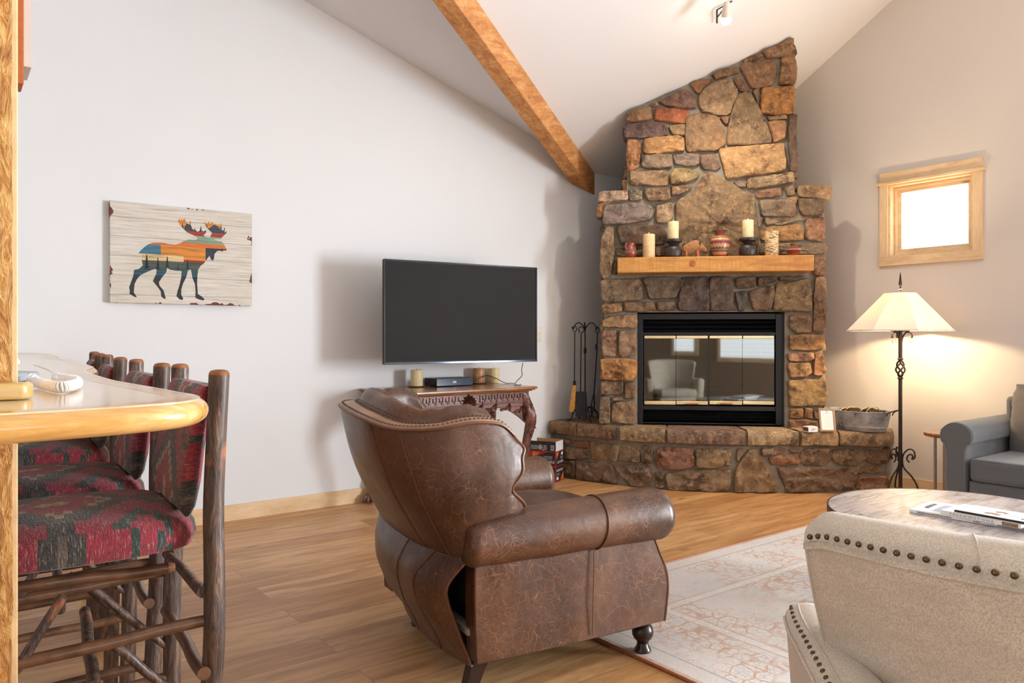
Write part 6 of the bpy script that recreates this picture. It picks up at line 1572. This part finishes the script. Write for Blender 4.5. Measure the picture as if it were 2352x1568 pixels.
yi1, yi0 = sy1-.15, sy0+.15
c = MB(); c.box(sx0+.02, yi0, .06, sb-.10, yi1, .315); obj('base', c, G, sf, world=True, bevel=.01)
c = MB(); c.box(sb-.20, yi0-.05, .06, sb, yi1+.05, .80); obj('back_frame', c, G, sf, world=True, bevel=.03)
ym = (yi0+yi1)/2
for ya, yb in ((ym+.004, yi1-.008), (yi0+.008, ym-.004)):
    c = MB(); c.box(sx0+.005, ya, .318, sb-.28, yb, .455); o = obj('seat_cushion', c, G, sf, world=True, bevel=.026, bseg=4)
    c = MB()
    for zz in (.335, .448): c.tube([(sx0+.012, ya+.012, zz), (sx0+.012, yb-.012, zz)], .003, 6)
    obj('cushion_welt', c, G, o, world=True)
    c = MB(); rows = []
    for j in range(15):
        f = j/14; row = []
        for q in range(40):
            a = 2*PI*q/40; th = .11*(.55+.45*sin(PI*min(1, f*1.1)))*(1 if f < .9 else .75); wy_ = (yb-ya)/2-.012; hx = math.copysign(abs(cos(a))**.7, cos(a))*th; hy = math.copysign(abs(sin(a))**.35, sin(a))*wy_*(1-.03*(f > .9))
            row.append((sb-.30+.07*f+hx+.012*nz((hy*3, f*22, 5)), (ya+yb)/2+hy+.006*nz((hx*9, f*9, 1)), .455+f*.43))
        rows.append(row)
    c.loft(rows, cap0=True, cap1=True); obj('back_cushion', c, M['grey_back'], sf, world=True, smooth=70)
for x in (sx0+.06, sb-.08):
    for y in (sy1-.08, sy0+.08):
        c = MB(); c.box(x-.025, y-.025, .0, x+.025, y+.025, .062); obj('leg', c, M['darkwood'], sf, world=True)
# side table
stx, sty = 5.50, 2.36
sd = thing('side_table', 'tiny round side table with log slice top between lamp and sofa', 'side table', (stx, sty, 0))
c = MB(); zt = .54; rings = []
for r, z in ((.118, zt-.028), (.128, zt-.022), (.132, zt-.006), (.128, zt)): rings.append([(r*cos(2*PI*q/40)*(1+.03*nz((cos(2*PI*q/40)*3, sin(2*PI*q/40)*3, 1))), r*sin(2*PI*q/40)*(1+.03*nz((cos(2*PI*q/40)*3, sin(2*PI*q/40)*3, 1))), z) for q in range(40)])
c.loft(rings, cap0=True, cap1=True); obj('log_slice_top', c, M['console_top'], sd)
for a in (.5, 2.6, 3.6, 5.2):
    c = MB(); c.tube([(cos(a)*.075, sin(a)*.075, zt-.026), (cos(a)*.075, sin(a)*.075, .004)], .009, 10); obj('leg', c, plain('brushed_steel_leg', (150, 138, 130), .3, metal=.9), sd)
c = MB(); c.lathe([(.12, 0), (.122, .003), (.12, .007)], (0, 0, .001), 32); obj('base_plate', c, M['black_metal'], sd)
c = MB(); c.lathe([(.010, 0), (.011, .012), (.006, .014), (.012, .020), (.011, .024)], (0, 0, 0), 14); ob = obj('table_knob', c, M['bronze'], loc=(stx-.02, sty+.01, zt+.0005)); setp(ob, 'small dark metal stub standing on the log slice side table', 'ornament')

# ------------------------------------------------------------------ wrought iron floor lamp
lp = cw((2068-1176)/FPX*5.5, 5.5); lm = thing('floor_lamp', 'lit wrought iron floor lamp with faceted cream shade and twisted basket pole', 'floor lamp', (lp.x, lp.y, 0), .35); BR = M['bronze']
c = MB(); c.tube([(0, 0, .10), (0, 0, .895)], .013, 14); c.tube([(0, 0, 1.035), (0, 0, 1.235)], .0135, 14)
for z in (.895, 1.035): c.tube([(0, 0, z-.007), (0, 0, z), (0, 0, z+.007)], [.016, .021, .016], 14)
c.lathe([(.02, 0), (.024, .02), (.018, .05), (.013, .06)], (0, 0, .05), 16); obj('pole', c, BR, lm)
c = MB()
for k in range(4):
    c.tube([(sin(PI*f)**.8*.030*cos(2*PI*k/4+f*4.0), sin(PI*f)**.8*.030*sin(2*PI*k/4+f*4.0), lerp(.898, 1.032, f)) for f in [i/22 for i in range(23)]], .0062, 8)
obj('twisted_basket', c, BR, lm)
for k in range(3):
    a = 2*PI*k/3+.4; d = Vector((cos(a), sin(a), 0))
    def q2(r, z): return d*r+Zv*z
    c = MB()
    # upper scroll, long S leg, foot curl and inner arc
    c.tube([q2(.075, .315), q2(.082, .335), q2(.068, .350), q2(.048, .335), q2(.044, .355-.045), q2(.060, .29)][::-1]+[q2(.095, .33), q2(.088, .375), q2(.055, .385), q2(.02, .345), q2(.012, .29)], .0055, 8, samples=40)
    c.tube([q2(.012, .31), q2(.022, .25), q2(.075, .19), q2(.112, .12), q2(.118, .055), q2(.112, .012), q2(.128, .004), q2(.148, .012), q2(.150, .032), q2(.136, .036)], .0062, 8, samples=44)
    c.tube([q2(.112, .05), q2(.095, .078), q2(.062, .086), q2(.03, .07), q2(.014, .04)], .0055, 8, samples=24); obj('scroll_leg', c, BR, lm)
    c = MB(); c.tube([q2(.01, 1.16), q2(.016, 1.195), q2(.038, 1.228), q2(.066, 1.226), q2(.078, 1.205), q2(.074, 1.188)], [.005, .006, .006, .0055, .005, .007], 8, samples=24); sa = obj('scroll_arm', c, BR, lm)
    c = MB(); rr = .013; t_ = Vector((-d.y, d.x, 0)); c.tube([q2(.074, 1.170)+(d*cos(x)*.7+t_*cos(x)*.7)*rr*.8+Zv*sin(x)*rr*1.25 for x in [2*PI*i/16 for i in range(17)]], .0022, 6); obj('ring', c, M['brass'], sa)
c = MB(); c.lathe([(.01, 0), (.06, .004), (.07, .012), (.02, .016), (.012, .05)], (0, 0, 1.232), 20); c.tube([(0, 0, 1.25), (0, 0, 1.53)], .003, 8); obj('socket_cup', c, BR, lm)
def hexring(rx, z, n=8): return [(rx*cos(2*PI*q/n+PI/8), rx*sin(2*PI*q/n+PI/8), z) for q in range(n)]
c = MB(); c.loft([hexring(.366, 1.240), hexring(.110, 1.512)]); sh = obj('lampshade', c, M['lampshade'], lm, smooth=0, solid=.002)
c = MB()
c.loft([hexring(.368, 1.238), hexring(.370, 1.246), hexring(.365, 1.248)]); obj('shade_trim', c, plain('cream_shade_trim', (236, 222, 196), .7), sh, smooth=0)
c = MB(); c.lathe([(.002, 0), (.006, .002), (.004, .012), (.017, .018), (.018, .022), (.006, .026), (.005, .034), (.012, .05), (.008, .085), (.004, .125), (.0008, .14)], (0, 0, 1.525), 10); obj('finial', c, BR, lm, smooth=0)
c = MB(); c.sphere((0, 0, 1.37), .032, 14, 10, (1, 1, 1.3)); obj('bulb', c, M['bulb'], lm)
bl = light('floor_lamp_light', 'POINT', (lp.x, lp.y, 1.37), 105, (1, .76, .46), shadow_soft_size=.04)
# cord of the lamp
c = MB(); c.tube([Vector((lp.x, lp.y, .09)), Vector((lp.x+.1, lp.y+.02, .05)), Vector((5.80, 2.60, .02)), Vector((5.86, 2.45, .012)), Vector((5.84, 2.35, .04)), Vector((5.93, 2.28, .02)), Vector((5.95, 2.15, .012))], .0035, 6, samples=40)
obj('power_cord', c, M['black_plastic'], lm, world=True)

# ------------------------------------------------------------------ fire starter cartons left of the hearth
def carton(name, label, Ax, Ay, w_, d_, h_, z, rz, flip, openf, group=None):
    t = thing(name, label, 'box', (Ax, Ay, z), rz)
    c = MB(); c.box(0, 0, 0, w_, d_, h_); obj('carton', c, M['box_red'], t, bevel=.001)
    k = lambda u, v, w2, h2: (c.box(u, -.0012, v, u+w2, 0, v+h2))
    zt = (lambda v: h_-v) if flip else (lambda v: v)
    up = (0, 0, -1) if flip else (0, 0, 1); rd = (-1, 0, 0) if flip else (1, 0, 0)
    X = (lambda u: w_-u) if flip else (lambda u: u)
    # printed front: dark diagonal field, fire picture, lettering
    c = MB(); c.prism([(X(u), -.0009, zt(v)) for u, v in ((.006, h_*.30), (.006, h_-.006), (w_-.006, h_-.006), (w_-.006, h_*.50), (w_*.55, .03), (w_*.3, .006), (.006, .006))], (0, .0006, 0)); obj('dark_print', c, M['box_black'], t, smooth=0)
    c = MB(); c.prism([(X(u), -.0016, zt(v)) for u, v in ((w_*.60, .012), (w_-.03, .012), (w_-.03, h_*.42), (w_*.72, h_*.30))], (0, .0006, 0)); obj('fire_picture', c, M['fire_print'], t, smooth=0)
    c = MB(); text_mesh(c, 'FIRESTART', (X(.014), -.0018, zt(h_*.60)), rd, up, .024, w_*.78); smudge_line(c, (X(.06), -.0024, zt(h_*.80)), rd, up, .005, .035, lift=0)
    for i in range(3): c.box(min(X(.03), X(.11)), -.002, min(zt(h_*(.50-.08*i)), zt(h_*(.50-.08*i)+.002)), max(X(.03), X(.11)), -.0012, max(zt(h_*(.50-.08*i)), zt(h_*(.50-.08*i)+.002)))
    obj('front_lettering', c, M['box_white'], t, smooth=0)
    # printed end
    c = MB(); Y = (lambda v: d_-v) if flip else (lambda v: v)
    c.prism([(w_+.0009, Y(u), zt(v)) for u, v in ((.004, .02), (.004, h_-.004), (d_-.006, h_-.004), (d_-.006, h_*.62), (d_*.5, .006), (.02, .006))], (-.0006, 0, 0)); obj('dark_end_print', c, M['box_black'], t, smooth=0)
    c = MB(); c.prism([(w_+.0016, Y(u), zt(v)) for u, v in ((d_*.58, .012), (d_-.014, .012), (d_-.014, h_*.52))], (-.0006, 0, 0)); obj('end_fire_picture', c, M['fire_print'], t, smooth=0)
    c = MB(); text_mesh(c, 'FIRESTART', (w_+.0018, Y(.008), zt(h_*.66)), (0, -1, 0) if flip else (0, 1, 0), up, .02, d_*.80)
    c.box(w_+.0010, min(Y(.01), Y(.05)), min(zt(.016), zt(.04)), w_+.0018, max(Y(.01), Y(.05)), max(zt(.016), zt(.04)))
    for i in range(2): c.box(w_+.0010, min(Y(.012), Y(.07)), min(zt(h_*(.52-.1*i)), zt(h_*(.52-.1*i)+.002)), w_+.0018, max(Y(.012), Y(.07)), max(zt(h_*(.52-.1*i)), zt(h_*(.52-.1*i)+.002)))
    obj('end_lettering', c, M['box_white'], t, smooth=0)
    if openf:
        oh = .080; c = MB(); c.box(.001, .0, h_, w_-.001, .002, h_+oh); fl_ = obj('front_flap', c, M['box_black'], t)
        c = MB()
        for i in range(6): c.box(.012, -.0008, h_+.012+i*.006, .075, 0, h_+.014+i*.006)
        for i in range(7): c.box(.128, -.0008, h_+.010+i*.006, .158, 0, h_+.012+i*.006)
        c.box(w_-.046, -.0008, h_+.008, w_-.014, 0, h_+.05); c.box(.122, -.0008, h_+.004, .134, 0, h_+.014); obj('flap_print', c, M['ink_pale'], fl_, smooth=0)
        c = MB()
        for i in range(9): c.box(w_-.043+i*.003, -.0014, h_+.014, w_-.0418+i*.003, -.0008, h_+.046)
        obj('barcode', c, M['ink_dark'], fl_, smooth=0)
        c = MB(); rg = [[(.100+r*cos(2*PI*q/32), -.0012, h_+.030+r*sin(2*PI*q/32)) for q in range(32)] for r in (.022, .019)]; c.loft(rg); rg = [[(.100+r*cos(2*PI*q/32), -.0012, h_+.030+r*sin(2*PI*q/32)) for q in range(32)] for r in (.014, .004)]; c.loft(rg); obj('round_emblem', c, M['ink_pale'], fl_, smooth=0)
        c = MB(); c.box(w_-.002, .002, h_, w_, d_, h_+oh); obj('white_flap', c, M['box_white'], t)
        c = MB(); c.box(.001, d_-.002, h_, w_-.002, d_, h_+oh+.004); c.box(.001, .002, h_, .003, d_, h_+oh*.7); obj('back_flap', c, M['cardboard'], t)
    return t
bp = on_z(1277, 1108, 0); w_, d_, h_ = .237, .165, .126
ez = math.radians(-63.5); ux = Vector((cos(ez), sin(ez), 0))
A = bp-ux*w_
carton('firestarter_carton', 'black and red carton of fire starters, the lower of two stacked by the hearth', A.x, A.y, w_, d_, h_, .001, ez, False, False)
carton('firestarter_carton', 'opened black and red carton lying upside down on top of the other carton', A.x-.003, A.y+.002, w_, d_, h_-.002, .001+h_+.001, ez+.02, True, True)

# ------------------------------------------------------------------ ceiling spotlight
def ceilhit(px, py):
    d = ray(px, py); t = (KZ+PB*(WY-0)-CAMH)/(d.z+PB*d.y); return CAM+d*t, d
hp, dd = ceilhit(1654, 22); n_c = Vector((0, -PB, -1)).normalized()
sl = thing('ceiling_spotlight', 'small bright spotlight on a square bracket on the sloped ceiling', 'ceiling light', tuple(hp))
c = MB(); pl0 = hp+n_c*.008
a = ceilhit(1643, 16)[0]; b = ceilhit(1643, 46)[0]; e = ceilhit(1680, 0)[0]
c.tube([b+n_c*.03, a+n_c*.03], .006, 8); c.tube([a+n_c*.03, e+n_c*.012], .005, 8); obj('bracket', c, M['bronze'], sl, world=True)
lpz = at(1668, 40, 5.22); aim = FP(.1, V0, 1.9)
dr_ = (aim-lpz).normalized(); c = MB(); c.tube([lpz-dr_*.10, lpz-dr_*.05, lpz], [.018, .03, .034], 20); obj('lamp_head', c, plain('pale_lamp_head', (220, 210, 196), .4), sl, world=True)
c = MB(); c.tube([a.lerp(b, .6)+n_c*.03, lpz-dr_*.08], .005, 8); obj('stem', c, M['bronze'], sl, world=True)
c = MB(); c.sphere(tuple(lpz+dr_*.014), .038, 16, 10); obj('lamp_face', c, M['spotbulb'], sl, world=True)
light('spotlight_beam', 'SPOT', tuple(lpz+dr_*.05), 75, (1, .89, .74), aim=tuple(aim), spot_size=math.radians(95), spot_blend=.8, shadow_soft_size=.04)
light('spotlight_spill', 'POINT', tuple(lpz+dr_*.08), .5, (1, .82, .6), shadow_soft_size=.05)

# ------------------------------------------------------------------ groups of like things
for o in list(COL.objects):
    if o.parent is None and 'category' in o:
        n = o.name.split('.')[0]; p = o.location
        if n == 'pillar_candle': o['group'] = 'pillar candles on the mantel' if p.z > 1.2 else 'pillar candles on the carved table'
        if n == 'candle_holder': o['group'] = 'dark wooden candle holders on the mantel'
        if n == 'candle_plate': o['group'] = 'candle plates on the carved table'
        if n == 'firestarter_carton': o['group'] = 'fire starter cartons stacked by the hearth'
        if n == 'magazine': o['group'] = 'magazines on the coffee table'
